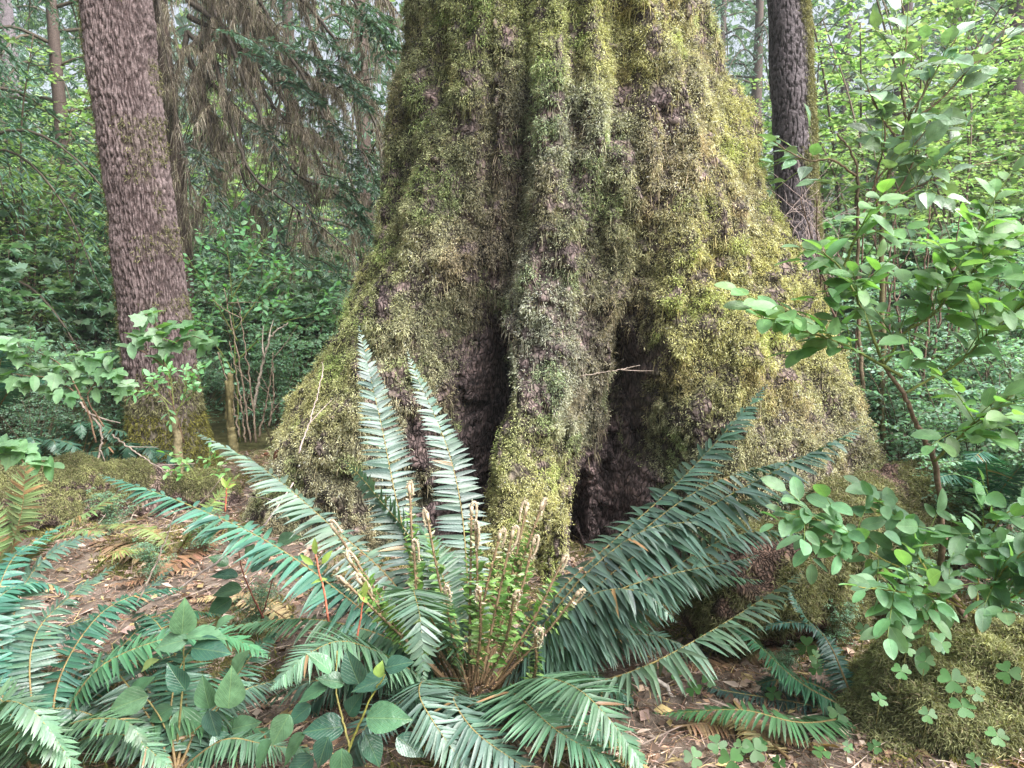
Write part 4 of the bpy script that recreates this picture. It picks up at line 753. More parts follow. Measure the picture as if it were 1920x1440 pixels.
for a in [
 (huck, 480, 7.3, .85, 'mint leaved bush with dead twigs beside the leaning trunk'), (huck, 590, 7.6, .8, 'mint leaved bush close to the left root of the giant spruce'), (huck, 1650, 5.6, .75, 'mint leaved bush low beside the right flank of the giant spruce'), (huck, 1790, 4.8, .72, 'dense mint leaved bush behind the forked foreground stem'), (huck, 1900, 4.2, .7, 'mint leaved bush at the right edge below the forked bush'), (huck, 1720, 6.6, .95, 'mint leaved bush under the silvery leathery bush'), (huck, 1880, 6.2, 1.1, 'taller mint leaved bush at the right edge, behind the others'), (huck, 1720, 3.9, .5, 'small mint leaved bush in the shade right of the right root'), (huck, 360, 6.7, .45, 'low mint leaved bush at the base of the leaning trunk')]: put(*a, group=G4)
for a in [
 (hem1, -120, 15, 1.0, 'blue green hemlock with drooping sprays in the upper left corner'), (hem1, 560, 20, 1.1, 'hemlock standing far behind the hanging lichen'), (hem1, 1400, 24, 1.1, 'pale hazy hemlock just right of the giant spruce top'), (hem1, 1750, 24, 1.2, 'tall hemlock far behind the bright saplings'), (hem1, 260, 25, 1.3, 'far hemlock behind the leaning trunk'), (hem1, 2000, 17, 1.1, 'hemlock overhanging the upper right corner'),
 (hem2, 690, 11, .9, 'dark drooping hemlock against the left flank of the giant spruce'), (hem2, -30, 8.6, .8, 'nearest hemlock, its blue green sprays hanging in at the left edge'), (hem2, 150, 12, .95, 'hemlock between the left edge and the leaning trunk, drooping over the saplings'), (hem2, 60, 21, 1.3, 'hemlock in the far left distance'), (hem2, 1560, 30, 1.6, 'far hemlock behind the slim dark trunk'), (hem2, 1340, 33, 1.6, 'faint far hemlock beside the giant spruce'), (hem2, 420, 31, 1.7, 'faint far hemlock behind the lichen'), (hem2, 1880, 32, 1.7, 'faint far hemlock at the right')]: put(*a, group=G3)
# far wood and an added light-blocking ring: one mass
for a in [(dense, 20, 6.6, .34, 'knee high dark bush behind the mossy log, at the left edge'), (dense, 130, 6.9, .36, 'knee high dark bush behind the mossy log, nearer the leaning trunk'), (dense, 225, 7.2, .38, 'knee high dark bush hard against the left side of the leaning trunk'), (dense, 470, 7.0, .34, 'knee high dark bush among the dead stems'), (dense, 70, 5.7, .26, 'smallest dark bush just behind the mossy log')]: put(*a, group=G4)
for a in [(maple, 110, 10, .85, 'bright maple sapling close behind the left edge bushes'), (maple2, 10, 11, 1.1, 'small leaved bright sapling at the left edge'), (maple2, 200, 13, 1.1, 'small leaved sapling tight against the leaning trunk on its left')]: put(*a, group=G1)
for a in [(huck, 1700, 4.3, .62, 'mint leaved bush between the right spruce root and the forked stem'), (huck, 1850, 3.7, .6, 'mint leaved bush directly right of the forked stem foot'), (huck, 1940, 3.2, .55, 'mint leaved bush half out of the right edge'), (huck, 1780, 3.5, .42, 'knee high mint leaved bush behind the forked stem foot'), (huck, 1620, 6.3, .8, 'mint leaved bush between the slim dark trunk and the spruce flank'), (huck, 1820, 5.6, 1.0, 'waist high mint leaved bush under the right side saplings'), (huck, 520, 6.6, .6, 'low mint leaved bush by the dead stems'), (huck, 90, 6.3, .6, 'mint leaved bush behind the dark knee high bushes on the left'), (huck, 215, 6.4, .55, 'mint leaved bush touching the left side of the leaning trunk')]: put(*a, group=G4)
for a in [(salmon, 620, 8.0, .8, 'pointed leaf bush against the left root of the giant spruce'), (salmon, 10, 6.8, .8, 'pointed leaf bush at the left edge, in front of the taller ones'), (salmon, 1640, 8.5, 1.1, 'pointed leaf bush right of the slim dark trunk'), (salmon, 1790, 8.0, 1.2, 'pointed leaf bush beneath the saplings on the right'), (salmon, 1920, 7.5, 1.2, 'pointed leaf bush at the right edge beneath the saplings')]: put(*a, group=G2)
for a in [(maple2, 1650, 10, 1.15, 'pale sapling close behind the silvery leathery bush'), (maple, 1760, 13, 1.3, 'tall maple sapling reaching over the silvery leathery bush'), (maple2, 1800, 8.5, 1.0, 'small leaved sapling rising right of the silvery leathery bush'), (maple, 1930, 14, 1.3, 'tall maple sapling in the upper right corner'), (maple2, 60, 9.5, .95, 'small leaved sapling above the left edge bushes')]: put(*a, group=G1)
for k, (px, Y) in enumerate([(60, 5.4), (150, 5.9), (240, 5.2)]):
    g_ = gpt(px, Y, .02); ff = thing('sword_fern', ['fern in the shade behind the log near the left edge', 'fern in the shade behind the log halfway to the leaning trunk', 'fern in the shade at the left foot of the leaning trunk'][k], 'fern', tuple(g_)); qx, qy = project(g_)
    for a in np.linspace(.2, 2.9, 7): frond(ff, [(qx, qy, Y), (qx + math.cos(a) * 40, qy - 45 - 30 * math.sin(a), Y), (qx + math.cos(a) * 95, qy - 50 - 35 * math.sin(a), Y - .1), (qx + math.cos(a) * 130, qy - 20 - 30 * math.sin(a), Y - .15)], .11, 26, (.045, .11, .07), 0, .3)
def far_woods_and_light_block():
    mb = MB(); n = 70000; nb = 60000; a = np.concatenate([rng.uniform(-.95, .95, n), rng.uniform(.95, 2 * math.pi - .95, nb)]); d = np.concatenate([rng.uniform(34, 60, n), rng.uniform(16, 30, nb)]); n = n + nb; x = np.sin(a) * d; y = np.cos(a) * d; g = ground(x, y); z = g + rng.random(n) ** 1.2 * np.where(d < 33, 17, 24)  # foliage round behind the camera is unseen, added to block low skylight
    P = np.stack([x, y, z], -1); k = fbm(P, .22, 71, 3) - sstep(8, 24, z - g) * .12 > .45; P = P[k]; m = len(P)
    pal = np.array([(.07, .12, .085), (.10, .17, .07), (.05, .09, .065), (.16, .25, .06)]); kk = np.clip((fbm(P, .3, 33, 2) * 5 - .6).astype(int), 0, 3)
    place(mb, LF_QUAD, P, nrm(rng.normal(size=(m, 3)) + DOWN * .5), nrm(rng.normal(size=(m, 3)) + UP), rng.uniform(.3, .8, m), pal[kk] * rng.uniform(.6, 1.2, (m, 1)), 1.0)
    o = mb.build('far_woods_and_light_block', M_BUSH, smooth=False); tag(o, 'far off mass of forest foliage behind everything, plus unseen foliage behind the camera added to cut side light', 'woods', kind='stuff')
far_woods_and_light_block()
for a in [(huck, 215, 4.05, .16, 'ankle high seedling bush just in front of the mossy log'), (huck, 385, 3.75, .15, 'ankle high seedling bush below the left root of the giant spruce'), (huck, 290, 3.5, .13, 'tiny seedling bush among the pale yellow fronds'), (huck, 480, 3.1, .14, 'tiny seedling bush under the long left frond'), (huck, 1560, 3.0, .14, 'tiny seedling bush by the rotten root mound'), (huck, 1460, 2.7, .1, 'tiny seedling bush between the right hand fronds'), (huck, 1700, 3.1, .2, 'small seedling bush behind the mossy hummock'), (huck, 1860, 3.0, .25, 'small seedling bush behind the mossy hummock, near the right edge')]: put(*a, group=G4)
# tall grey trunks in the distance
for px, Y, r, lab in [(62, 17, .22, 'weathered grey trunk in the upper left distance'), (25, 19, .30, 'dark trunk at the left edge in the distance'), (345, 12, .09, 'thin brown trunk just right of the leaning purple trunk'), (1860, 16, .22, 'brown trunk in the upper right distance'), (1660, 20, .15, 'thin distant trunk behind the silvery bush'), (430, 24, .22, 'distant trunk behind the hanging lichen')]:
    p = gpt(px, Y); t_ = thing('distant_trunk', lab, 'tree', tuple(p)); mb = MB(); z = np.linspace(-.2, 16, 60); k = 40
    P = np.stack([p[0] + .04 * np.sin(z * .7 + px), p[1] + z * 0, p[2] + z], -1)
    tube(mb, P, np.linspace(r, r * .6, 60) + r * .4 * np.exp(-np.linspace(0, 16, 60) / .5), k, A(.12, .10, .11) if px == 62 else A(.075, .055, .05), .14); mb.build('trunk', M_BARK2, t_)

# ------------------------------------------------------------------ lichen draped hemlock between the trunks
def lichen_tree():
    Y = 8.2; p = gpt(352, Y + .5); root = thing('lichen_hemlock', 'hemlock hung with curtains of brown grey lichen, between leaning trunk and giant spruce', 'tree', tuple(p))
    z = np.linspace(-.2, 12, 50); tk = np.stack([p[0] + .05 * np.sin(z), p[1] + z * 0, p[2] + z], -1); mb = MB(); tube(mb, tk, np.linspace(.10, .05, 50), 10, A(.07, .05, .04), .15); mb.build('trunk', M_BARK2, root)
    limbs = [[(352, -60), (450, -10), (560, 130), (640, 300), (690, 420)], [(352, -120), (500, -60), (620, 60), (700, 220), (735, 330)], [(352, 0), (420, 60), (480, 200), (540, 330), (610, 450)], [(352, 60), (400, 120), (430, 230), (470, 330), (560, 400), (650, 470)], [(352, -200), (520, -140), (640, -30), (735, 90)], [(352, -30), (395, 30), (375, 150), (400, 260)], [(352, 100), (385, 200), (395, 300), (380, 420)],
             [(352, -80), (420, -40), (410, 60), (385, 130)], [(352, -160), (460, -110), (560, -20), (600, 120), (620, 250)], [(352, 30), (450, 90), (520, 200), (600, 260), (690, 290)], [(352, -100), (300, -60), (310, 60), (330, 160)], [(352, 180), (420, 270), (480, 380), (540, 480)], [(352, -20), (480, 40), (600, 160), (700, 150)], [(352, -240), (560, -180), (680, -60), (745, 20)], [(352, 120), (440, 200), (560, 330), (660, 380)], [(352, 60), (330, 180), (345, 300), (370, 440)],
             [(352, -60), (500, 60), (560, 220), (580, 350)], [(352, -130), (470, -30), (520, 110), (510, 260)], [(352, -10), (500, 150), (620, 350), (680, 480)]]
    for li, L in enumerate(limbs):
        yo = rng.uniform(-.9, .5); P = curve([at(a, b, Y + .5 + (yo - 0) * k / (len(L) - 1)) for k, (a, b) in enumerate(L)], 40); P[3:] += np.cumsum(rng.normal(0, .006, (37, 3)), 0)
        mb = MB(); tube(mb, P, np.linspace(.030, .006, 40), 6, A(.05, .04, .03), .35); br = mb.build('branch', M_TWIG, root)
        lc = MB(); T = tang(P); tw = [P]
        for i in rng.integers(4, 39, 26):
            d = nrm(T[i] * .7 + rng.normal(0, .55, 3) + DOWN * .35); l2 = rng.uniform(.25, .75); q = curve([P[i], P[i] + d * l2 * .5, P[i] + d * l2 + DOWN * l2 * .3], 12); tw.append(q); tube(lc, q, np.linspace(.007, .002, 12), 4, A(.07, .055, .04))
        for q in tw:
            n = 380 if q is P else 130; s = rng.random(n) * (len(q) - 1); i = s.astype(int).clip(0, len(q) - 2); f = (s - i)[:, None]; pp = q[i] * (1 - f) + q[i + 1] * f + rng.normal(0, .012, (n, 3))
            kp = vn(pp, 3.2, 901) > .33; pp = pp[kp]; n = len(pp)
            if n < 5: continue
            pal = np.array([(.21, .18, .14), (.29, .255, .205), (.13, .105, .08), (.18, .17, .105)]); blades(lc, pp, nrm(rng.normal(size=(n, 3))), rng.gamma(2.0, .045, n) + .02, .0045, pal[rng.integers(0, 4, n)] * rng.uniform(.6, 1.2, (n, 1)), .25, 1.1, .28, 1.0)
        o = lc.build('lichen', M_LICHEN, br, smooth=False)
    # live sprays
    nd = MB(); DK = (.075, .105, .085)
    for (a, b, dx, dy, col) in [(430, 70, 110, 60, HEM), (520, 90, 120, 60, HEM), (590, 120, 110, 60, HEM), (470, 110, 90, 40, HEM), (560, 60, 100, 50, HEM), (620, 150, 70, 50, HEM), (540, 160, 60, 30, HEM), (690, 20, 50, 60, DG), (640, 20, 90, 50, DG), (700, 60, 30, 60, DG), (640, 380, 50, 60, DG), (680, 420, 30, 60, DG), (420, 400, 30, 90, DG), (620, 340, 60, 50, DG), (660, 320, 60, 60, DG), (400, 480, 80, 60, DG), (520, 480, 90, 50, DG), (480, 250, 70, 90, DK), (620, 250, 60, 100, DK), (540, 360, 60, 90, DK), (480, 380, 50, 90, DK), (680, 300, 30, 80, DK), (370, 300, 40, 90, DK), (600, 500, 70, 60, DG)]:
        P = curve([at(a - dx * .3, b - dy * .3, Y - .9), at(a + dx * .3, b, Y - 1), at(a + dx, b + dy, Y - 1.1)], 16)
        tube(nd, P, np.linspace(.008, .002, 16), 4, A(.08, .06, .04)); T = tang(P)
        for i in range(1, 16):
            for sg in (-1, 1):
                d = nrm(T[i] * .7 + nrm(np.cross(T[i], UP + rng.normal(0, .2, 3))) * sg + DOWN * .35); l2 = .28 * (1.1 - i / 18) * rng.uniform(.6, 1.2); n = 20; q = rng.random((n, 1)); pp = P[i] + d * l2 * q
                dd = nrm(d + np.cross(d, UP + rng.normal(0, .3, 3)) * rng.choice([-1, 1], (n, 1)) + rng.normal(0, .2, (n, 3))); place(nd, LF_QUAD, pp, dd, nrm(UP + rng.normal(0, .3, (n, 3))), rng.uniform(.03, .07, n), jit(col, n, .3, .1), .4)
    nd.build('needle_sprays', M_NEEDLE, root)
lichen_tree()

# ------------------------------------------------------------------ near small plants on the left
def lobed_plant(label, stems, leaves, Y, size, col=(.13, .24, .125)):
    t_ = thing('salmonberry', label, 'shrub', tuple(at(*stems[0][0], Y)))
    for s in stems: stem(t_, [(a, b, Y) for a, b in s], .006, .002, (.13, .08, .05))
    for (a, b) in leaves:
        for an, k in ((-90 + rng.uniform(-25, 25), 1), (rng.uniform(150, 190), .85), (rng.uniform(-10, 30), .85)):
            put_leaf(t_, LF_LOBED if rng.random() < .55 else LF_OVAL, a + math.cos(math.radians(an)) * 14, b - math.sin(math.radians(an)) * 6, Y + rng.uniform(-.06, .06), size * k, an, col, M_LEAF, .85, 1.0, .45)
lobed_plant('mint green salmonberry with pointed leaves reaching in from the left edge', [[(180, 830), (160, 760), (110, 715), (20, 700)], [(160, 760), (120, 690), (50, 650)], [(195, 800), (165, 740), (215, 690)]], [(30, 670), (70, 690), (110, 685), (150, 715), (190, 700), (40, 720), (90, 730), (215, 700), (130, 745), (10, 640), (60, 640), (170, 680), (5, 700), (75, 640), (25, 715), (140, 690), (185, 660), (225, 735), (110, 735), (20, 655), (85, 665), (150, 665), (100, 710), (235, 720), (60, 712), (175, 735), (200, 675)], 4.4, .10)
lobed_plant('salmonberry sprig with large leaves in front of the leaning trunk', [[(345, 830), (320, 740), (300, 640), (290, 590)], [(310, 690), (270, 660), (240, 650)], [(305, 660), (350, 630), (390, 640)]], [(245, 650), (290, 625), (330, 640), (285, 585), (365, 630), (300, 670), (320, 610), (380, 650), (270, 600), (310, 650), (350, 610), (260, 630), (400, 640)], 4.9, .12)
lobed_plant('low salmonberry leaf spray above the mossy log at the left edge', [[(60, 900), (40, 860), (20, 840)]], [(20, 850), (60, 862), (90, 872), (5, 830), (40, 840)], 3.9, .14)
t_ = thing('huckleberry_sprig', 'sprig of small round leaves on a mossy stub before the leaning trunk', 'shrub', tuple(at(335, 885, 4.7))); lm = MB()
stem(t_, [(338, 890, 4.7), (332, 830, 4.7), (322, 775, 4.7)], .03, .022, (.17, .14, .08), n=16, k=9)
for pts in [[(322, 780), (300, 745), (245, 728)], [(330, 780), (345, 740), (350, 690)], [(330, 770), (365, 735), (380, 725)], [(322, 760), (290, 730), (270, 705)], [(326, 760), (320, 710), (310, 680)], [(345, 740), (365, 700), (385, 690)]]: hbranch(t_, [(a, b, 4.65) for a, b in pts], .004, .0015, .05, .03, (.15, .32, .15), lm, 3, .1)
lm.build('foliage', M_LEAF, t_)
t_ = thing('huckleberry_sprig', 'low sprig of small bright leaves in front of the mossy log', 'shrub', tuple(at(370, 900, 4.2))); lm = MB()
for pts in [[(370, 900), (350, 870), (310, 850)], [(370, 900), (390, 870), (400, 850)], [(370, 900), (400, 890), (420, 880)], [(365, 900), (340, 890), (320, 880)]]: hbranch(t_, [(a, b, 4.2) for a, b in pts], .003, .0015, .042, .03, (.14, .30, .10), lm, 3, .09)
lm.build('foliage', M_LEAF, t_)
# airy mint sprays above (x 350-560, y 430-560)
t_ = thing('huckleberry_sprig', 'tall mint leaved spray between the leaning trunk and the giant spruce', 'shrub', tuple(gpt(440, 6.4))); lm = MB()
for pts in [[(450, 830), (440, 650), (430, 500), (420, 440)], [(445, 640), (400, 560), (350, 480)], [(440, 620), (500, 540), (540, 500)], [(435, 560), (480, 480), (500, 445)], [(440, 680), (520, 610), (600, 590)], [(440, 700), (400, 640), (370, 600)]]: hbranch(t_, [(a, b, 6.4) for a, b in pts], .007, .002, .062, .05, (.14, .31, .15), lm, 9, .3)
lm.build('foliage', M_LEAF, t_)

# ------------------------------------------------------------------ dead stems, twigs, log, stump, cones, sorrel
def twig(label, pts, r0, r1, col, forks=0, name='dead_branch', cat='branch', group=None, k=6):
    mb = MB(); P = curve([at(*p) for p in pts], 30); P[1:-1] += rng.normal(0, min(r0 * .5, .004), (28, 3)); tube(mb, P, np.linspace(r0, r1, 30), k, A(*col), .3); T = tang(P)
    for _ in range(forks):
        i = rng.integers(5, 28); d = nrm(T[i] + rng.normal(0, .6, 3)); l2 = rng.uniform(.08, .3); q = curve([P[i], P[i] + d * l2 * .5 + rng.normal(0, .01, 3), P[i] + d * l2], 8); tube(mb, q, np.linspace(r1 * 1.3, r1 * .5, 8), 4, A(*col))
    o = mb.build(name, M_TWIG, None); tag(o, label, cat, group); return o
GRY, BRW, PKG = (.24, .19, .16), (.14, .095, .06), (.30, .24, .22)
twig('long dead stick lying across the ferns at lower left', [(80, 1195, 2.75), (250, 1140, 2.75), (330, 1105, 2.8), (480, 1000, 3.0), (550, 905, 3.2)], .006, .003, PKG, 3)
twig('bare grey twig rising through the lower left ferns', [(255, 1135, 2.6), (300, 1040, 2.6), (330, 960, 2.6)], .004, .002, GRY, 1)
twig('pale stick on the ground beneath the right fronds', [(1225, 1265, 2.6), (1300, 1340, 2.55), (1360, 1400, 2.5), (1440, 1460, 2.45)], .009, .007, (.33, .29, .26), 1)
twig('dead bent branch leaning beside the leaning trunk', [(150, 755, 5), (190, 810, 5), (180, 880, 4.9)], .009, .006, GRY, 2)
twig('thin grey branch arching over the mossy log', [(210, 815, 4.6), (250, 845, 4.5), (320, 890, 4.4)], .006, .003, GRY, 2)
twig('forked dead branch leaning between the leaning trunk and spruce root', [(475, 770, 5.6), (490, 690, 5.6), (510, 630, 5.6), (540, 605, 5.6)], .012, .005, (.32, .27, .22), 3)
for k, (a, b, c, d, lab) in enumerate([(470, 830, 420, 540, 'tallest upright dead stem by the left root'), (460, 830, 430, 640, 'shorter upright dead stem by the left root'), (480, 830, 445, 560, 'middle upright dead stem by the left root'), (450, 820, 408, 660, 'slanting dead stem near the leaning trunk'), (485, 820, 512, 660, 'dead stem leaning toward the giant spruce'), (505, 800, 512, 680, 'thin straight dead stem closest to the spruce root')]):
    twig(lab, [(a, b, 5.4), ((a + c) / 2 + 4, (b + d) / 2, 5.4), (c, d, 5.4)], .008, .003, (.20, .15, .11), 3, group='dead stems by the left root')
twig('mossy broken stub standing by the left root', [(440, 850, 5.2), (430, 780, 5.2), (433, 700, 5.2)], .035, .02, (.13, .11, .05), 2, 'dead_stub', 'stub', k=9)
twig('thin twig lying on the moss of the left root', [(560, 850, 3.35), (590, 760, 3.5), (605, 700, 3.6)], .004, .002, PKG, 3)
twig('fine twig sticking out across the right hollow', [(1090, 705, 3.75), (1150, 695, 3.72), (1200, 685, 3.7)], .003, .0015, (.3, .24, .2), 2)
# tangle of dead stems, right
lbl = ['upright', 'left leaning', 'right leaning', 'crooked']
for k in range(14):
    a = 1560 + k * 17 + rng.uniform(-8, 8); c = a + rng.uniform(-110, 110); Yk = rng.uniform(4.6, 5.6)
    where = ['beside the dark slim trunk', 'under the silvery bush', 'behind the forked bush', 'near the spruce flank'][k % 4]
    twig('brown bare stem in the tangle behind the bright right bush', [(a, 760, Yk), ((a + c) / 2 + rng.uniform(-20, 20), 560, Yk), (c, rng.uniform(330, 470), Yk)], .009, .003, (.12, .075, .055), 4, 'dead_shoot', 'dead shoot', group='tangled brown stems behind the right bush')
for k in range(12):
    a = 1490 + rng.uniform(-20, 80); Yk = rng.uniform(5.8, 6.6)
    twig('pale fine dead twig in front of the slim dark trunk', [(a, 520, Yk), (a + rng.uniform(-50, 50), 440, Yk), (a + rng.uniform(-90, 90), rng.uniform(300, 400), Yk)], .004, .0015, (.30, .23, .21), 5, 'dead_shoot', 'dead shoot', group='pale dead twigs by the slim dark trunk')

def lumpy(name, label, cat, pts, radii, seed, woodcol, mosscol, mossfn, ntuft, mat_=None, zscale=1.0, part='wood', blade=(.018, .045)):
    P0 = curve(pts, 160); rr = np.interp(np.linspace(0, 1, 160), np.linspace(0, 1, len(radii)), radii); T = tang(P0); X = nrm(np.cross(T, UP)); Yv = np.cross(X, T); k = 120
    th = np.linspace(0, 2 * math.pi, k, endpoint=False); cap = np.sqrt(np.clip(1 - np.abs(np.linspace(-1, 1, 160)) ** 10, 0.0005, 1)); R = (rr * cap)[:, None] + th[None] * 0
    def pos(R): return P0[:, None] + R[..., None] * (np.cos(th)[None, :, None] * X[:, None] + np.sin(th)[None, :, None] * Yv[:, None] * zscale)
    P = pos(R); R = R * (.72 + .56 * fbm(P, 4.5, seed, 3)) + ((fbm(P, 25, seed + 3, 2) - .5) * .04 + (fbm(P, 10, seed + 8, 2) - .5) * .12) * cap[:, None]; P = pos(R)
    N = nrm(np.cross(np.gradient(P, axis=0), np.roll(P, -1, 1) - np.roll(P, 1, 1))); s = np.sign((N * (P - P0[:, None])).sum()); N = N * s
    m = np.clip(mossfn(P, N), 0, 1); C = A(*woodcol) * (.5 + fbm(P, 18, seed + 6))[..., None]; C = C * (1 - m[..., None]) + A(*mosscol) * .5 * m[..., None]
    root = thing(name, label, cat, tuple(P0[80])); mb = MB(); i, j = np.meshgrid(np.arange(159), np.arange(k), indexing='ij'); j2 = (j + 1) % k
    mb.add(P, Q=np.stack([i * k + j, i * k + j2, (i + 1) * k + j2, (i + 1) * k + j], -1).reshape(-1, 4), C=C.reshape(-1, 3)); mb.build(part, mat_ or M_WOOD, root)
    area = np.linalg.norm(np.cross(np.gradient(P, axis=0), np.roll(P, -1, 1) - np.roll(P, 1, 1)), axis=-1); w = (area * m * (N[..., 2] > -.6)).ravel(); w /= w.sum(); idx = rng.choice(len(w), ntuft, p=w)
    Pb = np.repeat(P.reshape(-1, 3)[idx], 6, 0) + rng.normal(0, .008, (ntuft * 6, 3)); Nb = np.repeat(N.reshape(-1, 3)[idx], 6, 0); Cb = A(*mosscol) * (.35 + 1.2 * fbm(Pb, 9, seed, 2))[:, None] * rng.uniform(.6, 1.3, (ntuft * 6, 1)); tn = rng.random(ntuft * 6) < .15; Cb[tn] = A(.32, .27, .17) * rng.uniform(.5, 1.1, (tn.sum(), 1))
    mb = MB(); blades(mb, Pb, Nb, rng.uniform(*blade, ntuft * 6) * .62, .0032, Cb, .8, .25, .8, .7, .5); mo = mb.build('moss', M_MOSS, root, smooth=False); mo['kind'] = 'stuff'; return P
lumpy('fallen_log', 'mossy rotting log lying on the left, between the dying fern and the spruce root', 'log', [gpx(-40, 985, .10), gpx(120, 970, .13), gpx(300, 955, .10), gpx(450, 945, .04)], [.19, .21, .19, .14], 500, (.24, .17, .15), (.32, .33, .15), lambda P, N: sstep(.35, .6, fbm(P, 3.5, 505, 2)) * sstep(-.2, .4, N[..., 2]), 9000)
lumpy('rotten_log', 'crumbling red brown root mound with patchy moss below the right fronds', 'log', [at(1310, 1200, 2.95), at(1400, 1120, 3.05), at(1530, 1060, 3.25), at(1680, 990, 3.6), at(1800, 930, 4.0)], [.17, .22, .25, .27, .2], 520, (.10, .062, .048), (.23, .235, .115), lambda P, N: sstep(.46, .56, fbm(P, 4, 525, 3) + (P[..., 0] - 1.0) * .16), 17000, blade=(.02, .06))
lumpy('mossy_hummock', 'rounded mossy hummock with clover like leaves in the lower right corner', 'hummock', [at(1600, 1480, 2.3), at(1710, 1420, 2.42), at(1830, 1350, 2.5), at(1990, 1320, 2.55)], [.14, .29, .34, .34], 540, (.12, .08, .055), (.31, .325, .16), lambda P, N: sstep(.25, .45, fbm(P, 4, 545, 3)), 30000, blade=(.02, .055))
# draped moss on the forked stem's foot
# spruce cones
def cone(px, py, Y, label, ang):
    qx, qy = project(TP[:320].reshape(-1, 3)); dd_ = np.hypot(qx - px, qy - py) + 400 * (TP[:320].reshape(-1, 3)[:, 1] > TY); i_ = dd_.argmin()
    c = TP[:320].reshape(-1, 3)[i_] + TN[:320].reshape(-1, 3)[i_] * .03 if dd_[i_] < 8 else gpx(px, py, .014)
    D = nrm(RT * math.cos(ang) + UPV * math.sin(ang) - FW * .2); mb = MB(); n = 90; s = (np.arange(n) + .5) / n; a = np.arange(n) * 2.39996; X = nrm(np.cross(D, UP)); Z = np.cross(X, D); o = np.cos(a)[:, None] * X + np.sin(a)[:, None] * Z; rad = .015 * np.sin(np.pi * np.clip(s * .9 + .08, 0, 1)) ** .7
    p = c + D * ((s - .5) * .045)[:, None] + o * (rad * .55)[:, None]; place(mb, LF_OVAL, p, nrm(o * .6 + D * .8), nrm(D * -.3 + o), .012, jit((.20, .085, .05), n, .3), 1.5)
    tube(mb, np.array([c - D * .026, c - D * .018, c, c + D * .016, c + D * .026]), [.005, .010, .0125, .009, .003], 8, A(.13, .06, .035)); o_ = mb.build('spruce_cone', M_CONE); tag(o_, label, 'cone')
cone(528, 856, 3.2, 'upright brown spruce cone on the left root', 1.2); cone(513, 858, 3.22, 'tilted brown spruce cone beside its twin on the left root', 2.6); cone(330, 1068, 3.0, 'dark spruce cone lying on the litter below the long left fronds', .4)
# wood sorrel
def heart():
    ys = [0, .3, .6, .85, 1.0]; V = [(0, 0, 0)]; out = [(.0, 0), (.34, .25), (.60, .55), (.66, .80), (.54, 1.0), (.30, 1.05), (.1, .98), (0, .86), (-.1, .98), (-.30, 1.05), (-.54, 1.0), (-.66, .80), (-.60, .55), (-.34, .25)]
    V = [(0, .55, 0)] + [(x, y, .10 * abs(x)) for x, y in out]; n = len(out); return np.array(V), np.array([(0, 1 + (i + 1) % n, 1 + i) for i in range(n)]), np.zeros((0, 4), int), np.array([(v[0], v[1]) for v in V])
LF_HEART = heart()
SORR = [(1690, 1185, 24), (1700, 1215, 22), (1735, 1240, 22), (1690, 1258, 22), (1785, 1275, 24), (1805, 1325, 34), (1765, 1205, 22), (1830, 1300, 20), (1512, 1212, 24), (1532, 1235, 20), (1572, 1338, 24), (1345, 1395, 22), (1370, 1425, 24), (1415, 1405, 24), (1390, 1400, 20), (1265, 1260, 20), (1500, 1370, 16), (1425, 1395, 16), (1620, 1180, 16), (1825, 1425, 14), (1530, 1255, 14), (1640, 1400, 14), (1440, 1080, 12), (1470, 1075, 12), (1300, 1290, 18), (1330, 1275, 15), (1450, 1300, 16), (1300, 1420, 20), (1460, 1430, 18), (1540, 1410, 18), (1590, 1400, 15), (1650, 1310, 20), (1870, 1380, 24), (1740, 1340, 22), (1890, 1260, 22)]
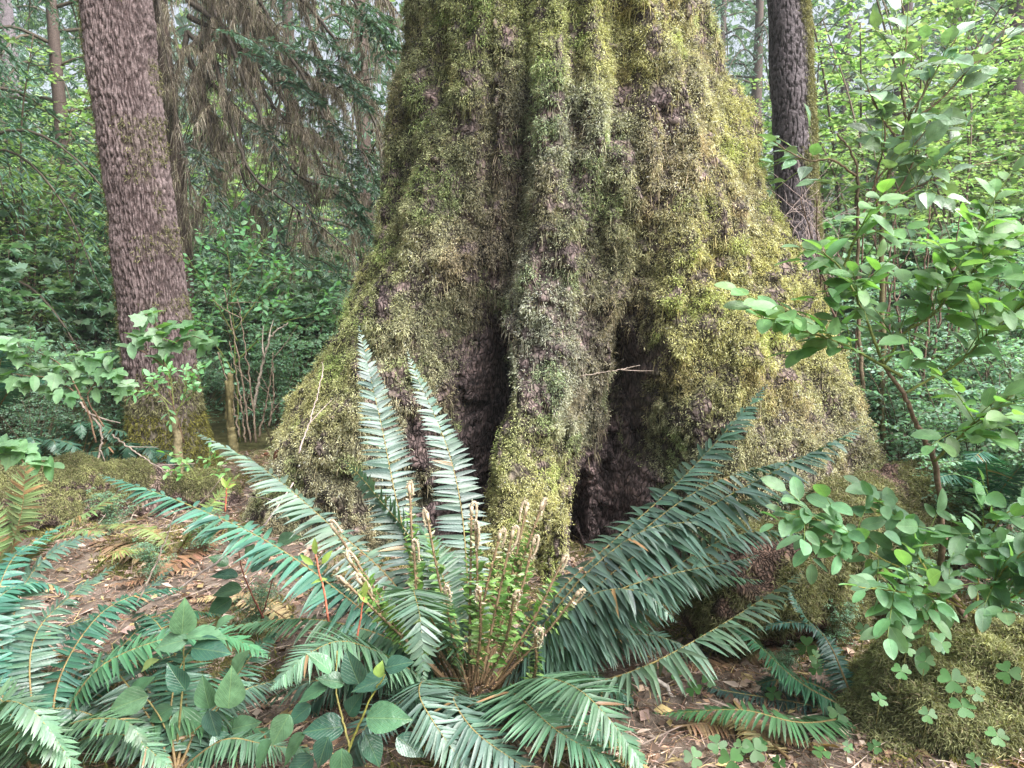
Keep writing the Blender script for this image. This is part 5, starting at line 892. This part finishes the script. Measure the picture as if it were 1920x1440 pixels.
for k, (px, py, s) in enumerate(SORR):
    q = gpx(px, py + 14); Y = min(q[1] - .05, 2.55 if px > 1600 and py > 1150 else 9)
    if px > 1640 and py > 1150: Y = 2.02 + (1440 - py) * .0007
    c = at(px, py, Y); where = 'on the mossy hummock' if px > 1640 else ('among the sticks at the bottom' if py > 1300 else 'beside the right hand fern')
    t_ = thing('wood_sorrel', 'three leaved clover like sorrel ' + where, 'sorrel', tuple(c), 'sorrel leaves ' + where)
    L = s / FPX * Y * rng.uniform(.7, 1.0); a0 = rng.uniform(0, 6.28); n_ = nrm(UP * .75 - FW * .55 + rng.normal(0, .28, 3)); e1 = nrm(np.cross(n_, A(.2, .9, .1))); e2 = np.cross(n_, e1)
    for i in range(3):
        a = a0 + i * 2.094; D = e1 * math.cos(a) + e2 * math.sin(a); mb = MB(); place(mb, LF_HEART, c, D + n_ * -.12, n_, L, jit((.055, .135, .042), 1, .25, .08)); mb.build('leaflet', M_SORREL, t_)
    mb = MB(); tube(mb, np.array([c, c + A(.003, .01, -.03), c + A(.004, .02, -.09)]), .0015, 4, A(.2, .2, .08)); mb.build('stalk', M_STALK, t_)
# hide unused prototypes guard
for pr in (maple, maple2, salmon, huck, dense, hem1, hem2):
    assert pr.name in used

# ------------------------------------------------------------------ air
hz = MB(); x0, x1, y0, y1, z0, z1 = -70, 70, -8, 75, -1.6, 32
hz.add([(x, y, z) for x in (x0, x1) for y in (y0, y1) for z in (z0, z1)], Q=[(0, 1, 3, 2), (4, 6, 7, 5), (0, 4, 5, 1), (2, 3, 7, 6), (0, 2, 6, 4), (1, 5, 7, 3)])
mh = bpy.data.materials.new('haze'); mh.use_nodes = True; mh.node_tree.nodes.remove(mh.node_tree.nodes['Principled BSDF'])
pv = mh.node_tree.nodes.new('ShaderNodeVolumePrincipled'); pv.inputs['Density'].default_value = .0016; pv.inputs['Color'].default_value = (.86, .93, .97, 1); pv.inputs['Anisotropy'].default_value = .2
mh.node_tree.links.new(pv.outputs[0], mh.node_tree.nodes['Material Output'].inputs['Volume'])
ho = hz.build('haze', mh, smooth=False); ho['kind'] = 'stuff'; ho['label'] = 'thin pale haze between the far trees'
